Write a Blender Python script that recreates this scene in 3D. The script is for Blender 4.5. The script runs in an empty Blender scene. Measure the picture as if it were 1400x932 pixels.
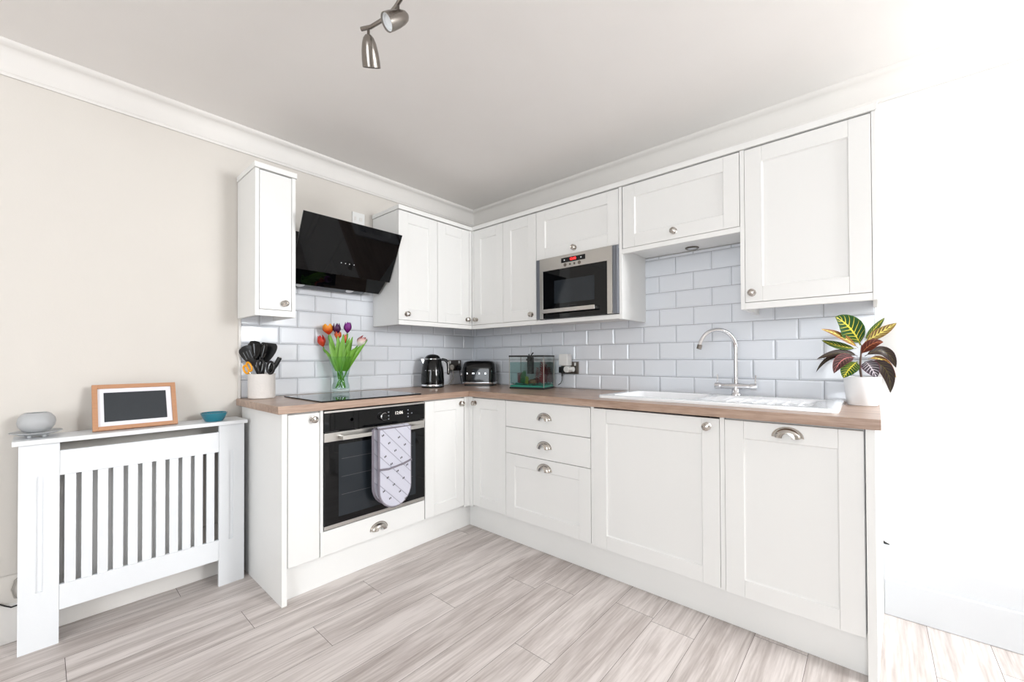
import bpy, bmesh, math, random
from mathutils import Vector, Matrix
random.seed(7)
S = bpy.context.scene
COL = S.collection
PI = math.pi
# ------------------------------------------------------------------ camera, world, light, exposure
cd = bpy.data.cameras.new('camera'); cam = bpy.data.objects.new('camera', cd); COL.objects.link(cam); S.camera = cam
F_PX, YAW, PITCH, ROLL = 562.35, math.radians(40.6134), math.radians(0.552), math.radians(-0.2449)
cam.location = (-2.4473, -2.6311, 1.12)
fwd = Vector((math.cos(YAW)*math.cos(PITCH), math.sin(YAW)*math.cos(PITCH), math.sin(PITCH)))
rgt = Vector((math.sin(YAW), -math.cos(YAW), 0)); upv = rgt.cross(fwd)
r2 = rgt*math.cos(ROLL)+upv*math.sin(ROLL); u2 = upv*math.cos(ROLL)-rgt*math.sin(ROLL)
cam.rotation_euler = Matrix((r2, u2, -fwd)).transposed().to_euler()
cd.sensor_fit = 'HORIZONTAL'; cd.sensor_width = 36; cd.lens = F_PX/1400*36
cd.shift_x = (700-712.02)/1400; cd.shift_y = (484.84-466)/1400; cd.clip_start = .05
S.view_settings.view_transform = 'Standard'; S.view_settings.look = 'None'
S.view_settings.exposure = 0.07; S.view_settings.gamma = 1; S.view_settings.use_curve_mapping = False
w = bpy.data.worlds.new('world'); S.world = w; w.use_nodes = True
w.node_tree.nodes['Background'].inputs[0].default_value = (.8, .88, 1, 1); w.node_tree.nodes['Background'].inputs[1].default_value = 1.0
def area(name, loc, aim, sx, sy, power, col, spread=180):
    l = bpy.data.lights.new(name, 'AREA'); l.shape = 'RECTANGLE'; l.size = sx; l.size_y = sy; l.energy = power; l.color = col
    l.spread = math.radians(spread)
    o = bpy.data.objects.new(name, l); COL.objects.link(o); o.location = loc
    o.rotation_euler = (Vector(aim)-Vector(loc)).to_track_quat('-Z', 'Z').to_euler(); return o
area('daylight_garden_window', (-.5, -5.16, 1.9), (-.9, 0, 1.35), .85, .85, 84, (.96, .98, 1))
area('side_fill_light', (-5.12, -2.9, 1.5), (0, -1.6, 1.2), 2.2, 1.4, 66, (.91, .96, 1))  # soft fill added to brighten the sink-run fronts, no known source there

# ------------------------------------------------------------------ helpers
def lin(c): return tuple((v/255/12.92 if v/255 <= .04045 else ((v/255+.055)/1.055)**2.4) for v in c)+(1,)
MATS = {}
def mat(name, col, rough=.5, metal=0, bump=0, bscale=40, coat=0, spec=.5, var=0, vscale=6, stretch=(1,1,1), trans=0, emit=None, es=1, aniso=0):
    m = bpy.data.materials.new(name); m.use_nodes = True; n = m.node_tree; b = n.nodes['Principled BSDF']
    c = lin(col); b.inputs['Base Color'].default_value = c; b.inputs['Roughness'].default_value = rough
    b.inputs['Metallic'].default_value = metal; b.inputs['Coat Weight'].default_value = coat; b.inputs['Specular IOR Level'].default_value = spec
    b.inputs['Coat Roughness'].default_value = .03
    if emit: b.inputs['Emission Color'].default_value = lin(emit); b.inputs['Emission Strength'].default_value = es
    tc = n.nodes.new('ShaderNodeTexCoord'); mp = n.nodes.new('ShaderNodeMapping'); n.links.new(tc.outputs['Object'], mp.inputs[0]); mp.inputs['Scale'].default_value = stretch
    nz = n.nodes.new('ShaderNodeTexNoise'); nz.inputs['Scale'].default_value = vscale; nz.inputs['Detail'].default_value = 4; n.links.new(mp.outputs[0], nz.inputs[0])
    mx = n.nodes.new('ShaderNodeMix'); mx.data_type = 'RGBA'; v = max(var, .015)
    mx.inputs[6].default_value = tuple(x*(1-v) for x in c[:3])+(1,); mx.inputs[7].default_value = tuple(min(1, x*(1+v)) for x in c[:3])+(1,)
    n.links.new(nz.outputs[0], mx.inputs[0]); n.links.new(mx.outputs[2], b.inputs['Base Color'])
    if bump:
        n2 = n.nodes.new('ShaderNodeTexNoise'); n2.inputs['Scale'].default_value = bscale; n2.inputs['Detail'].default_value = 3; n.links.new(mp.outputs[0], n2.inputs[0])
        bp = n.nodes.new('ShaderNodeBump'); bp.inputs['Strength'].default_value = bump; bp.inputs['Distance'].default_value = .002
        n.links.new(n2.outputs[0], bp.inputs['Height']); n.links.new(bp.outputs[0], b.inputs['Normal'])
    MATS[name] = m; return m
def glassmat(name, tint, ior=1.45, rough=.0):
    m = bpy.data.materials.new(name); m.use_nodes = True; n = m.node_tree; n.nodes.clear()
    o = n.nodes.new('ShaderNodeOutputMaterial'); t = n.nodes.new('ShaderNodeBsdfTransparent'); t.inputs[0].default_value = tint+(1,)
    g = n.nodes.new('ShaderNodeBsdfGlossy'); g.inputs['Roughness'].default_value = rough; f0 = n.nodes.new('ShaderNodeLayerWeight'); f0.inputs[0].default_value = .5; f1 = n.nodes.new('ShaderNodeMath'); f1.operation = 'POWER'; f1.inputs[1].default_value = 4; n.links.new(f0.outputs['Facing'], f1.inputs[0]); f = n.nodes.new('ShaderNodeMath'); f.operation = 'MULTIPLY_ADD'; f.inputs[1].default_value = .4*(ior-1)/.45; f.inputs[2].default_value = .012; n.links.new(f1.outputs[0], f.inputs[0])
    mx = n.nodes.new('ShaderNodeMixShader'); n.links.new(f.outputs[0], mx.inputs[0]); n.links.new(t.outputs[0], mx.inputs[1]); n.links.new(g.outputs[0], mx.inputs[2])
    n.links.new(mx.outputs[0], o.inputs[0]); MATS[name] = m; return m
def woodmat(name, c1, c2, rough, scale, attr=False, spec=.5):
    """grain along x (scale tuple stretches the noise)"""
    m = bpy.data.materials.new(name); m.use_nodes = True; n = m.node_tree; b = n.nodes['Principled BSDF']
    b.inputs['Roughness'].default_value = rough; b.inputs['Specular IOR Level'].default_value = spec
    tc = n.nodes.new('ShaderNodeTexCoord'); vec = tc.outputs['Object']
    if attr:
        at = n.nodes.new('ShaderNodeAttribute'); at.attribute_name = 'plank'
        ad = n.nodes.new('ShaderNodeVectorMath'); ad.operation = 'MULTIPLY_ADD'; ad.inputs[1].default_value = (37, 23, 11)
        n.links.new(at.outputs['Color'], ad.inputs[0]); n.links.new(vec, ad.inputs[2]); vec = ad.outputs[0]
    mp = n.nodes.new('ShaderNodeMapping'); mp.inputs['Scale'].default_value = scale; n.links.new(vec, mp.inputs[0])
    a = n.nodes.new('ShaderNodeTexNoise'); a.inputs['Scale'].default_value = 1.0; a.inputs['Detail'].default_value = 8; a.inputs['Roughness'].default_value = .62; a.inputs['Distortion'].default_value = .6
    n.links.new(mp.outputs[0], a.inputs[0])
    mp2 = n.nodes.new('ShaderNodeMapping'); mp2.inputs['Scale'].default_value = (scale[0]*4, scale[1]*8, scale[2]*8); n.links.new(vec, mp2.inputs[0])
    f = n.nodes.new('ShaderNodeTexNoise'); f.inputs['Scale'].default_value = 1; f.inputs['Detail'].default_value = 6; n.links.new(mp2.outputs[0], f.inputs[0])
    add = n.nodes.new('ShaderNodeMath'); add.operation = 'MULTIPLY_ADD'; add.inputs[1].default_value = .46; n.links.new(f.outputs[0], add.inputs[0]); n.links.new(a.outputs[0], add.inputs[2])
    src = add.outputs[0]
    if attr:
        a2 = n.nodes.new('ShaderNodeMath'); a2.operation = 'MULTIPLY_ADD'; a2.inputs[1].default_value = .2; n.links.new(at.outputs['Fac'], a2.inputs[0]); n.links.new(src, a2.inputs[2]); src = a2.outputs[0]
    r = n.nodes.new('ShaderNodeValToRGB'); r.color_ramp.elements[0].position = .5; r.color_ramp.elements[0].color = lin(c1); r.color_ramp.elements[1].position = .93; r.color_ramp.elements[1].color = lin(c2)
    n.links.new(src, r.inputs[0]); n.links.new(r.outputs[0], b.inputs['Base Color'])
    bp = n.nodes.new('ShaderNodeBump'); bp.inputs['Strength'].default_value = .12; bp.inputs['Distance'].default_value = .001; n.links.new(src, bp.inputs['Height']); n.links.new(bp.outputs[0], b.inputs['Normal'])
    MATS[name] = m; return m

class MB:
    def __init__(s): s.b = bmesh.new(); s.mi = 0
    def _tag(s, faces):
        for f in faces: f.material_index = s.mi
    def box(s, x0, x1, y0, y1, z0, z1):
        vs = [s.b.verts.new(p) for p in ((x0,y0,z0),(x1,y0,z0),(x1,y1,z0),(x0,y1,z0),(x0,y0,z1),(x1,y0,z1),(x1,y1,z1),(x0,y1,z1))]
        fs = [s.b.faces.new([vs[i] for i in q]) for q in ((3,2,1,0),(4,5,6,7),(0,1,5,4),(1,2,6,5),(2,3,7,6),(3,0,4,7))]
        s._tag(fs); return s
    def poly(s, pts):
        f = s.b.faces.new([s.b.verts.new(p) for p in pts]); s._tag([f]); return s
    def prism(s, pts, off):
        """closed polygon pts (3-D) extruded by the vector off"""
        off = Vector(off); a = [s.b.verts.new(p) for p in pts]; c = [s.b.verts.new(Vector(p)+off) for p in pts]; n = len(pts)
        fs = [s.b.faces.new(a[::-1]), s.b.faces.new(c)] + [s.b.faces.new((a[i], a[(i+1) % n], c[(i+1) % n], c[i])) for i in range(n)]
        s._tag(fs); return s
    def grid(s, rows, close_u=False):
        vs = [[s.b.verts.new(p) for p in r] for r in rows]; fs = []
        for i in range(len(vs)-1):
            m = len(vs[i]); k = m if close_u else m-1
            for j in range(k):
                try: fs.append(s.b.faces.new((vs[i][j], vs[i][(j+1) % m], vs[i+1][(j+1) % m], vs[i+1][j])))
                except ValueError: pass
        s._tag(fs); return vs
    def lathe(s, prof, c=(0,0,0), seg=32, axis='z', sx=1, sy=1, caps=True):
        """prof: list of (radius, height)"""
        c = Vector(c)
        def P(r, h, a):
            u, v = r*math.cos(a)*sx, r*math.sin(a)*sy
            return c+{'z': Vector((u, v, h)), 'y': Vector((u, h, v)), 'x': Vector((h, u, v))}[axis]
        vs = s.grid([[P(r, h, 2*PI*j/seg) for j in range(seg)] for r, h in prof], True)
        if caps:
            for row in (vs[0], vs[-1]):
                try: f = s.b.faces.new(row); s._tag([f])
                except ValueError: pass
        return s
    def tube(s, pts, r, seg=12, caps=True):
        pts = [Vector(p) for p in pts]; n = len(pts); rr = r if isinstance(r, (list, tuple)) else [r]*n
        up = None; rows = []
        for i, p in enumerate(pts):
            t = (pts[min(i+1, n-1)]-pts[max(i-1, 0)]).normalized()
            if up is None:
                up = t.orthogonal().normalized()
            else:
                up = (up-t*up.dot(t)).normalized()
            sd = t.cross(up)
            rows.append([p+(up*math.cos(2*PI*j/seg)+sd*math.sin(2*PI*j/seg))*rr[i] for j in range(seg)])
        vs = s.grid(rows, True)
        if caps:
            for row in (vs[0], vs[-1]): f = s.b.faces.new(row); s._tag([f])
        return s
    def ball(s, c, r, seg=16, sc=(1,1,1)):
        c = Vector(c); rows = []
        for i in range(seg//2+1):
            th = PI*i/(seg//2); q = max(math.sin(th), 1e-4)
            rows.append([c+Vector((r*sc[0]*q*math.cos(2*PI*j/seg), r*sc[1]*q*math.sin(2*PI*j/seg), r*sc[2]*math.cos(th))) for j in range(seg)])
        s.grid(rows, True); return s
    def text(s, txt, size, M, depth=.0006):
        cu = bpy.data.curves.new('t', 'FONT'); cu.body = txt; cu.size = size; cu.extrude = depth; cu.align_x = 'CENTER'; cu.align_y = 'CENTER'; cu.resolution_u = 3
        o = bpy.data.objects.new('t', cu); COL.objects.link(o); bpy.context.view_layer.update()
        me = bpy.data.meshes.new_from_object(o); me.transform(M); n0 = len(s.b.faces); s.b.from_mesh(me); s.b.faces.ensure_lookup_table()
        s._tag(s.b.faces[n0:]); bpy.data.objects.remove(o); bpy.data.curves.remove(cu); bpy.data.meshes.remove(me); return s
    def move(s, M): bmesh.ops.transform(s.b, matrix=M, verts=s.b.verts); return s
    def build(s, name, mats, parent=None, bevel=0, world=True, smooth=True, ang=35, sub=0, normals=True, bseg=2):
        """world=True: vertices are in room coordinates and are shifted to the parent"""
        if normals: bmesh.ops.recalc_face_normals(s.b, faces=s.b.faces)
        me = bpy.data.meshes.new(name); s.b.to_mesh(me); s.b.free()
        if parent is not None and world: me.transform(Matrix.Translation(-WL(parent)))
        for m in (mats if isinstance(mats, (list, tuple)) else [mats]): me.materials.append(MATS[m])
        if smooth:
            for p in me.polygons: p.use_smooth = True
            me.set_sharp_from_angle(angle=math.radians(ang))
        o = bpy.data.objects.new(name, me); COL.objects.link(o)
        if parent is not None: o.parent = parent
        if sub: md = o.modifiers.new('subdivision', 'SUBSURF'); md.levels = md.render_levels = sub
        if bevel:
            md = o.modifiers.new('bevel', 'BEVEL'); md.width = bevel; md.segments = bseg; md.limit_method = 'ANGLE'; md.angle_limit = math.radians(40); md.harden_normals = True
        return o
def WL(o):
    v = Vector((0,0,0))
    while o is not None: v = v+Vector(o.location); o = o.parent
    return v
def tag(o, label, cat, group=None, kind=None):
    o['label'] = label; o['category'] = cat
    if group: o['group'] = group
    if kind: o['kind'] = kind
    return o
def thing(name, label, cat, loc, rotz=0, group=None):
    o = bpy.data.objects.new(name, None); COL.objects.link(o); o.location = loc; o.rotation_euler = (0, 0, rotz); o.empty_display_size = .05
    return tag(o, label, cat, group)
def struct(o): o['kind'] = 'structure'; return o
# faces of the two cabinet runs: 'L' = run along wall_left (u = x, faces -y), 'S' = run along wall_right (u = y, faces -x); d = distance from the wall
def bx(mb, run, u0, u1, d0, d1, z0, z1):
    u0, u1 = min(u0, u1), max(u0, u1)
    if run == 'L': mb.box(u0, u1, -d1, -d0, z0, z1)
    else: mb.box(-d1, -d0, u0, u1, z0, z1)
    return mb
def pt(run, u, d, z): return Vector((u, -d, z)) if run == 'L' else Vector((-d, u, z))

# ------------------------------------------------------------------ materials
mat('white_wall', (243,243,241), .75, bump=.08, bscale=220)
mat('cream_wall', (222,217,210), .75, bump=.08, bscale=220)
mat('ceiling_paint', (241,238,235), .85, bump=.05, bscale=150)
mat('skirting_white', (216,219,222), .5)
mat('trim_white', (233,230,226), .5)
mat('cabinet_white', (240,240,238), .38, bump=.1, bscale=60, stretch=(1,1,.08))
mat('cabinet_plain', (242,242,240), .4)
mat('cover_white', (240,243,246), .4)
mat('radiator_white', (245,245,243), .3)
mat('tile_glaze', (232,236,242), .07, coat=.3)
mat('grout', (168,170,174), .8)
mat('chrome', (225,225,228), .08, metal=1)
mat('steel', (196,194,190), .3, metal=1, bump=.05, bscale=300, stretch=(1,1,.02))
mat('nickel', (150,144,138), .24, metal=1)
mat('polished_nickel', (196,191,185), .18, metal=1)
mat('dark_nickel', (120,114,108), .3, metal=1)
mat('black_glass', (7,8,10), .03, spec=.32)
mat('black_gloss', (8,9,11), .07, spec=.4)
mat('black_plastic', (22,23,25), .38)
mat('inner_glass', (40,45,50), .06, spec=.32)
mat('grey_panel', (95,97,100), .35, metal=.6)
mat('grille', (150,154,162), .35, metal=.5)
mat('lamp_lens', (235,238,240), .25)
mat('white_ink', (235,238,240), .5)
mat('white_plastic', (240,240,238), .35)
mat('ceramic_white', (247,248,250), .09, coat=.5)
mat('pot_white', (246,247,248), .35)
mat('jar_cream', (236,232,228), .55, bump=.9, bscale=90, var=.04)
mat('teal_glaze', (0,112,132), .1, coat=.6, var=.15)
mat('frame_wood', (192,142,106), .45, var=.12, vscale=30, stretch=(1,1,6))
mat('mount_white', (240,240,246), .6)
mat('screen_dark', (50,55,60), .25)
mat('orange_plastic', (240,165,30), .35)
mat('red_led', (255,60,60), .5, emit=(255,40,40), es=4)
mat('digit_led', (235,230,225), .5, emit=(230,225,215), es=.8)
mat('glove_grey', (128,122,132), .8)
mat('bee_dark', (45,42,45), .8)
mat('soil', (52,40,32), .95, bump=1, bscale=120)
mat('stem_brown', (92,70,58), .7)
mat('stem_green', (92,158,48), .5)
mat('tulip_leaf', (116,172,56), .42, var=.3, vscale=14, stretch=(1,1,.2))
mat('teal_gravel', (40,140,120), .8, bump=1, bscale=200, var=.4, vscale=260)
mat('dark_red_leaf', (120,20,28), .5, var=.3, vscale=60)
mat('pink_leaf', (140,66,70), .5, var=.3, vscale=60)
mat('aqua_green', (40,110,60), .5, var=.3, vscale=60)
mat('aqua_yellow', (150,160,60), .5, var=.3, vscale=90)
mat('rock', (110,78,52), .8, bump=1, bscale=60, var=.4, vscale=50)
mat('dark_rock', (52,46,42), .8, bump=1, bscale=60, var=.4, vscale=50)
mat('dark_gap', (30,30,32), .8)
mat('plank_gap', (88,78,74), .8)
mat('cable_black', (18,18,18), .5)
mat('cable_grey', (165,160,152), .5)
mat('frosted', (226,228,230), .35, spec=.4)
glassmat('clear_glass', (.97, .985, .98)); glassmat('vase_glass', (.90, .95, .93), 1.8); glassmat('water', (.95, .985, .97), 1.2); glassmat('tank_water', (.72, .86, .85), 1.2)
glassmat('window_glass', (1, 1, 1), 1.3)
_b = MATS['frosted'].node_tree.nodes['Principled BSDF']; _b.inputs['Transmission Weight'].default_value = .45; _b.inputs['Roughness'].default_value = .5
woodmat('worktop_wood', (146,118,101), (192,166,148), .3, (2.2, 26, 26))
woodmat('worktop_wood_side', (146,118,101), (192,166,148), .3, (26, 2.2, 26))
woodmat('floor_oak', (158,146,140), (222,214,210), .42, (1.5, 15, 15), attr=True, spec=.4)
def quiltmat():
    m = bpy.data.materials.new('quilt'); m.use_nodes = True; n = m.node_tree; b = n.nodes['Principled BSDF']; b.inputs['Roughness'].default_value = .85
    tc = n.nodes.new('ShaderNodeTexCoord'); sp = n.nodes.new('ShaderNodeSeparateXYZ'); n.links.new(tc.outputs['Object'], sp.inputs[0])
    def wv(sgn):
        a = n.nodes.new('ShaderNodeMath'); a.operation = 'MULTIPLY_ADD'; a.inputs[1].default_value = sgn; n.links.new(sp.outputs['Z'], a.inputs[0]); n.links.new(sp.outputs['X'], a.inputs[2])
        c = n.nodes.new('ShaderNodeMath'); c.operation = 'MULTIPLY'; c.inputs[1].default_value = 1/.075; n.links.new(a.outputs[0], c.inputs[0])
        d = n.nodes.new('ShaderNodeMath'); d.operation = 'PINGPONG'; d.inputs[1].default_value = .5; n.links.new(c.outputs[0], d.inputs[0]); return d.outputs[0]
    p, q = wv(1.0), wv(-9)
    r = n.nodes.new('ShaderNodeValToRGB'); r.color_ramp.elements[0].color = lin((150,150,164)); r.color_ramp.elements[1].position = .05; r.color_ramp.elements[1].color = lin((204,204,216))
    n.links.new(p, r.inputs[0]); n.links.new(r.outputs[0], b.inputs['Base Color'])
    pw = n.nodes.new('ShaderNodeMath'); pw.operation = 'POWER'; pw.inputs[1].default_value = .4; n.links.new(p, pw.inputs[0])
    bp = n.nodes.new('ShaderNodeBump'); bp.inputs['Strength'].default_value = .8; bp.inputs['Distance'].default_value = .008; n.links.new(pw.outputs[0], bp.inputs['Height']); n.links.new(bp.outputs[0], b.inputs['Normal'])
    MATS['quilt'] = m
quiltmat()
def leafmat(name, base, vein, edge, dens=9, mid=.09, amount=.5):
    """UV u across -1..1, v along 0..1"""
    m = bpy.data.materials.new(name); m.use_nodes = True; n = m.node_tree; b = n.nodes['Principled BSDF']; b.inputs['Roughness'].default_value = .42; b.inputs['Specular IOR Level'].default_value = .3
    uv = n.nodes.new('ShaderNodeUVMap'); sp = n.nodes.new('ShaderNodeSeparateXYZ'); n.links.new(uv.outputs[0], sp.inputs[0])
    def M(op, a, bb=None, c=None):
        k = n.nodes.new('ShaderNodeMath'); k.operation = op
        for i, v in enumerate((a, bb, c)):
            if v is None: continue
            if isinstance(v, (int, float)): k.inputs[i].default_value = v
            else: n.links.new(v, k.inputs[i])
        return k.outputs[0]
    au = M('ABSOLUTE', sp.outputs['X']); ph = M('MULTIPLY_ADD', au, -.22, sp.outputs['Y']); w_ = M('PINGPONG', M('MULTIPLY', ph, dens), .5)
    vn = M('LESS_THAN', w_, M('MULTIPLY', M('SUBTRACT', 1.05, au), amount*.3)); md = M('LESS_THAN', au, mid)
    tot = M('MAXIMUM', vn, md)
    mx = n.nodes.new('ShaderNodeMix'); mx.data_type = 'RGBA'; mx.inputs[6].default_value = lin(base); mx.inputs[7].default_value = lin(vein); n.links.new(tot, mx.inputs[0])
    ed = M('GREATER_THAN', au, .93); m2 = n.nodes.new('ShaderNodeMix'); m2.data_type = 'RGBA'; m2.inputs[7].default_value = lin(edge); n.links.new(ed, m2.inputs[0]); n.links.new(mx.outputs[2], m2.inputs[6])
    n.links.new(m2.outputs[2], b.inputs['Base Color']); MATS[name] = m
leafmat('croton_green', (26,70,26), (206,194,66), (60,100,40), 9, .07, .42)
leafmat('croton_yellow', (104,76,38), (206,192,100), (150,110,60), 8, .09, .75)
leafmat('croton_red', (96,42,32), (200,120,80), (140,60,45), 7, .07, .2)
leafmat('croton_dark', (44,32,30), (84,74,40), (70,34,34), 9, .05, .3)
leafmat('croton_pink', (62,38,38), (190,120,118), (140,70,70), 8, .06, .15)
leafmat('croton_white', (70,62,70), (222,214,222), (120,60,80), 8, .07, .6)
leafmat('croton_yelred', (110,60,40), (228,206,90), (190,90,60), 10, .1, .7)
def petalmat(name, c0, c1):
    m = bpy.data.materials.new(name); m.use_nodes = True; n = m.node_tree; b = n.nodes['Principled BSDF']; b.inputs['Roughness'].default_value = .45
    tc = n.nodes.new('ShaderNodeTexCoord'); sp = n.nodes.new('ShaderNodeSeparateXYZ'); n.links.new(tc.outputs['Generated'], sp.inputs[0])
    r = n.nodes.new('ShaderNodeValToRGB'); r.color_ramp.elements[0].position = .25; r.color_ramp.elements[0].color = lin(c0); r.color_ramp.elements[1].position = .9; r.color_ramp.elements[1].color = lin(c1)
    n.links.new(sp.outputs['Z'], r.inputs[0]); n.links.new(r.outputs[0], b.inputs['Base Color']); MATS[name] = m
petalmat('petal_red', (210,70,30), (200,25,35)); petalmat('petal_orange', (215,60,20), (250,175,40)); petalmat('petal_plum', (75,20,60), (70,15,75))
petalmat('petal_rust', (230,120,50), (190,60,30)); petalmat('petal_purple', (110,20,110), (130,35,140)); petalmat('petal_white', (240,235,225), (180,40,60)); petalmat('petal_coral', (200,60,30), (215,110,60))

# ------------------------------------------------------------------ room shell
XW, YB, H = -5.2, -5.24, 2.385
def boxobj(name, m, a, parent=None, **k):
    mb = MB(); mb.box(*a); return mb.build(name, m, parent, **k)
struct(boxobj('wall_left', 'cream_wall', (XW-.1, .1, .002, .12, 0, H), smooth=False))
struct(boxobj('wall_right', 'white_wall', (.002, .12, YB-.1, .002, 0, H), smooth=False))
struct(boxobj('ceiling', 'ceiling_paint', (XW-.1, .12, YB-.1, .12, H, H+.1), smooth=False))
mb = MB(); wx0, wx1, wz0, wz1 = -1.0, -.05, 1.4, 2.34
mb.box(XW-.1, wx0, YB-.12, YB, 0, H); mb.box(wx1, .12, YB-.12, YB, 0, H); mb.box(wx0, wx1, YB-.12, YB, 0, wz0); mb.box(wx0, wx1, YB-.12, YB, wz1, H)
struct(mb.build('wall_back', 'cream_wall', smooth=False))
mb = MB(); sy0, sy1, sz0, sz1 = -4.05, -1.75, .75, 2.25  # wall opening made for the added fill light
mb.box(XW-.12, XW, YB, sy0, 0, H); mb.box(XW-.12, XW, sy1, 0, 0, H); mb.box(XW-.12, XW, sy0, sy1, 0, sz0); mb.box(XW-.12, XW, sy0, sy1, sz1, H)
struct(mb.build('wall_front', 'cream_wall', smooth=False))
def window(name, axis, a0, a1, z0, z1, pos):
    mb = MB(); t = .05
    def B(a, b, c, d): mb.box(a, b, pos-.05, pos, c, d) if axis == 'x' else mb.box(pos-.05, pos, a, b, c, d)
    B(a0, a0+t, z0, z1); B(a1-t, a1, z0, z1); B(a0, a1, z0, z0+t); B(a0, a1, z1-t, z1)
    o = struct(mb.build(name, 'trim_white', smooth=False)); return o
win1 = window('window_1', 'x', wx0, wx1, wz0, wz1, YB-.05); fill_win = window('added_fill_window', 'y', sy0, sy1, sz0, sz1, XW-.05)  # the second frame is invented, added around the side fill light
# floor: laminate planks along x with real joints
mb = MB(); pk = []
bounds = [-.127-.1774*k for k in range(-1, 27)]
joint = {1: -2.384, 2: -1.862, 3: -1.382, 4: -1.70, 5: -1.230, 6: -.875, 8: -1.226, 9: -.725, 7: -2.0, 12: -.57, 10: -1.95, 11: -1.35, 13: -1.1, 14: -.75, 15: -1.6, 16: -.23}
lay = mb.b.loops.layers.color.new('plank')
for k in range(-1, 26):
    y1, y0 = bounds[k+1], bounds[k+2]; y1 = min(y1, 0)
    j = joint.get(k, random.uniform(-1.2, 0)); xs = [j+1.2*i for i in range(-5, 6)]
    xs = sorted([max(XW, min(0, x)) for x in xs]); xs = sorted(set([XW]+xs+[0]))
    for a, b in zip(xs, xs[1:]):
        if b-a < .01: continue
        f = mb.b.faces.new([mb.b.verts.new(p) for p in ((a+.0008, y0+.0007, 0), (b-.0008, y0+.0007, 0), (b-.0008, y1-.0007, 0), (a+.0008, y1-.0007, 0))])
        c = (random.random(), random.random(), random.random(), 1)
        for l in f.loops: l[lay] = c
mb.mi = 1; mb.box(XW-.1, .1, YB-.1, .1, -.1, -.0012)
struct(mb.build('floor', ['floor_oak', 'plank_gap'], smooth=False))
# cornice: stepped cove along both walls
prof = [(0, 2.262), (.006, 2.262), (.008, 2.272), (.012, 2.276)]
prof += [(.012+.034*(1-math.cos(t)), 2.276+.088*math.sin(t)) for t in [PI/2*i/8 for i in range(9)]]
prof += [(.05, 2.366), (.056, 2.370), (.062, 2.376), (.062, H), (0, H)]
for nm, run, x0, x1 in (('trim_1', 'L', XW, 0), ('trim_2', 'S', YB, 0)):
    mb = MB(); n = len(prof)
    a = [mb.b.verts.new(pt(run, x0, d, z)) for d, z in prof]; c = [mb.b.verts.new(pt(run, -d, d, z)) for d, z in prof]
    mb._tag([mb.b.faces.new((a[i], a[(i+1) % n], c[(i+1) % n], c[i])) for i in range(n)])
    struct(mb.build(nm, 'trim_white', ang=50))
# skirtings; both have a plain board with a boxed ledge and rounded shoulder above
mb = MB(); mb.box(XW, -1.76, -.02, .01, 0, .155); mb.build('baseboard_left', 'trim_white', bevel=.004)['kind'] = 'structure'
mb = MB(); mb.box(-.045, 0, YB, -2.6565, 0, .155); mb.build('baseboard_right', 'skirting_white', bevel=.004)['kind'] = 'structure'
sh = [(0, .12), (.036, .12), (.036, .243)]+[(.036*math.cos(t)**.9, .243+.05*math.sin(t)) for t in [PI/2*i/8 for i in range(1, 9)]]
mb = MB(); mb.prism([(-d, YB, z) for d, z in sh], (0, -YB-2.6565, 0)); mb.build('trim_3', 'skirting_white', ang=50)['kind'] = 'structure'
mb = MB(); mb.prism([(XW, -d*.4, z*.9) for d, z in sh], (-XW-1.77, 0, 0)); mb.build('trim_4', 'cream_wall', ang=50)['kind'] = 'structure'

# metro tiles: bevelled ceramic, real relief
def tiles(name, run, u_end, z0, z1, parentname):
    mb = MB(); mb.mi = 1; bx(mb, run, u_end, 0, -.002, .0022, z0, z1); mb.mi = 0
    g, bv = .0013, .009; k = 0
    zb = .907
    while zb < z1:
        off = .134 if k % 2 else .0335; a = min(zb+.1015, z1); lo = max(zb, z0)
        us = [0]+[-(off+.2015*i) for i in range(20)]
        for p, q in zip(us, us[1:]):
            p2, q2 = p, max(q, u_end)
            if p2-q2 < .012 or a-lo < .012: continue
            u0, u1, w0, w1 = q2+g, p2-g, lo+g, a-g
            o = [pt(run, u, .004, z) for u, z in ((u0,w0),(u1,w0),(u1,w1),(u0,w1))]
            b0 = [pt(run, u, .001, z) for u, z in ((u0,w0),(u1,w0),(u1,w1),(u0,w1))]
            full_l, full_r = q2 == q, p2 != 0 or True
            i0, i1, j0, j1 = u0+(bv if q2 == q else .001), u1-bv*(0.1 if p2 == 0 else 1), w0+bv, w1-(bv if a < z1 else .001)
            i_ = [pt(run, u, .008, z) for u, z in ((i0,j0),(i1,j0),(i1,j1),(i0,j1))]
            V = [[mb.b.verts.new(v) for v in r] for r in (b0, o, i_)]; fs = [mb.b.faces.new(V[2])]
            for A, B in ((V[0], V[1]), (V[1], V[2])):
                for t in range(4): fs.append(mb.b.faces.new((A[t], A[(t+1) % 4], B[(t+1) % 4], B[t])))
            mb._tag(fs)
        zb += .1015; k += 1
    o = mb.build(name, ['tile_glaze', 'grout'], bpy.data.objects[parentname], smooth=False, world=False)
    o['label'] = 'white bevelled metro tiles with grey grout'; return o
tiles('tiled_splashback', 'L', -1.738, .911, 1.6205, 'wall_left'); tiles('tiled_splashback', 'S', -2.637, .911, 1.7365, 'wall_right')
boxobj('edge_strip', 'trim_white', (-1.748, -1.738, -.012, .002, .911, 1.36), bpy.data.objects['wall_left'], world=False)

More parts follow.
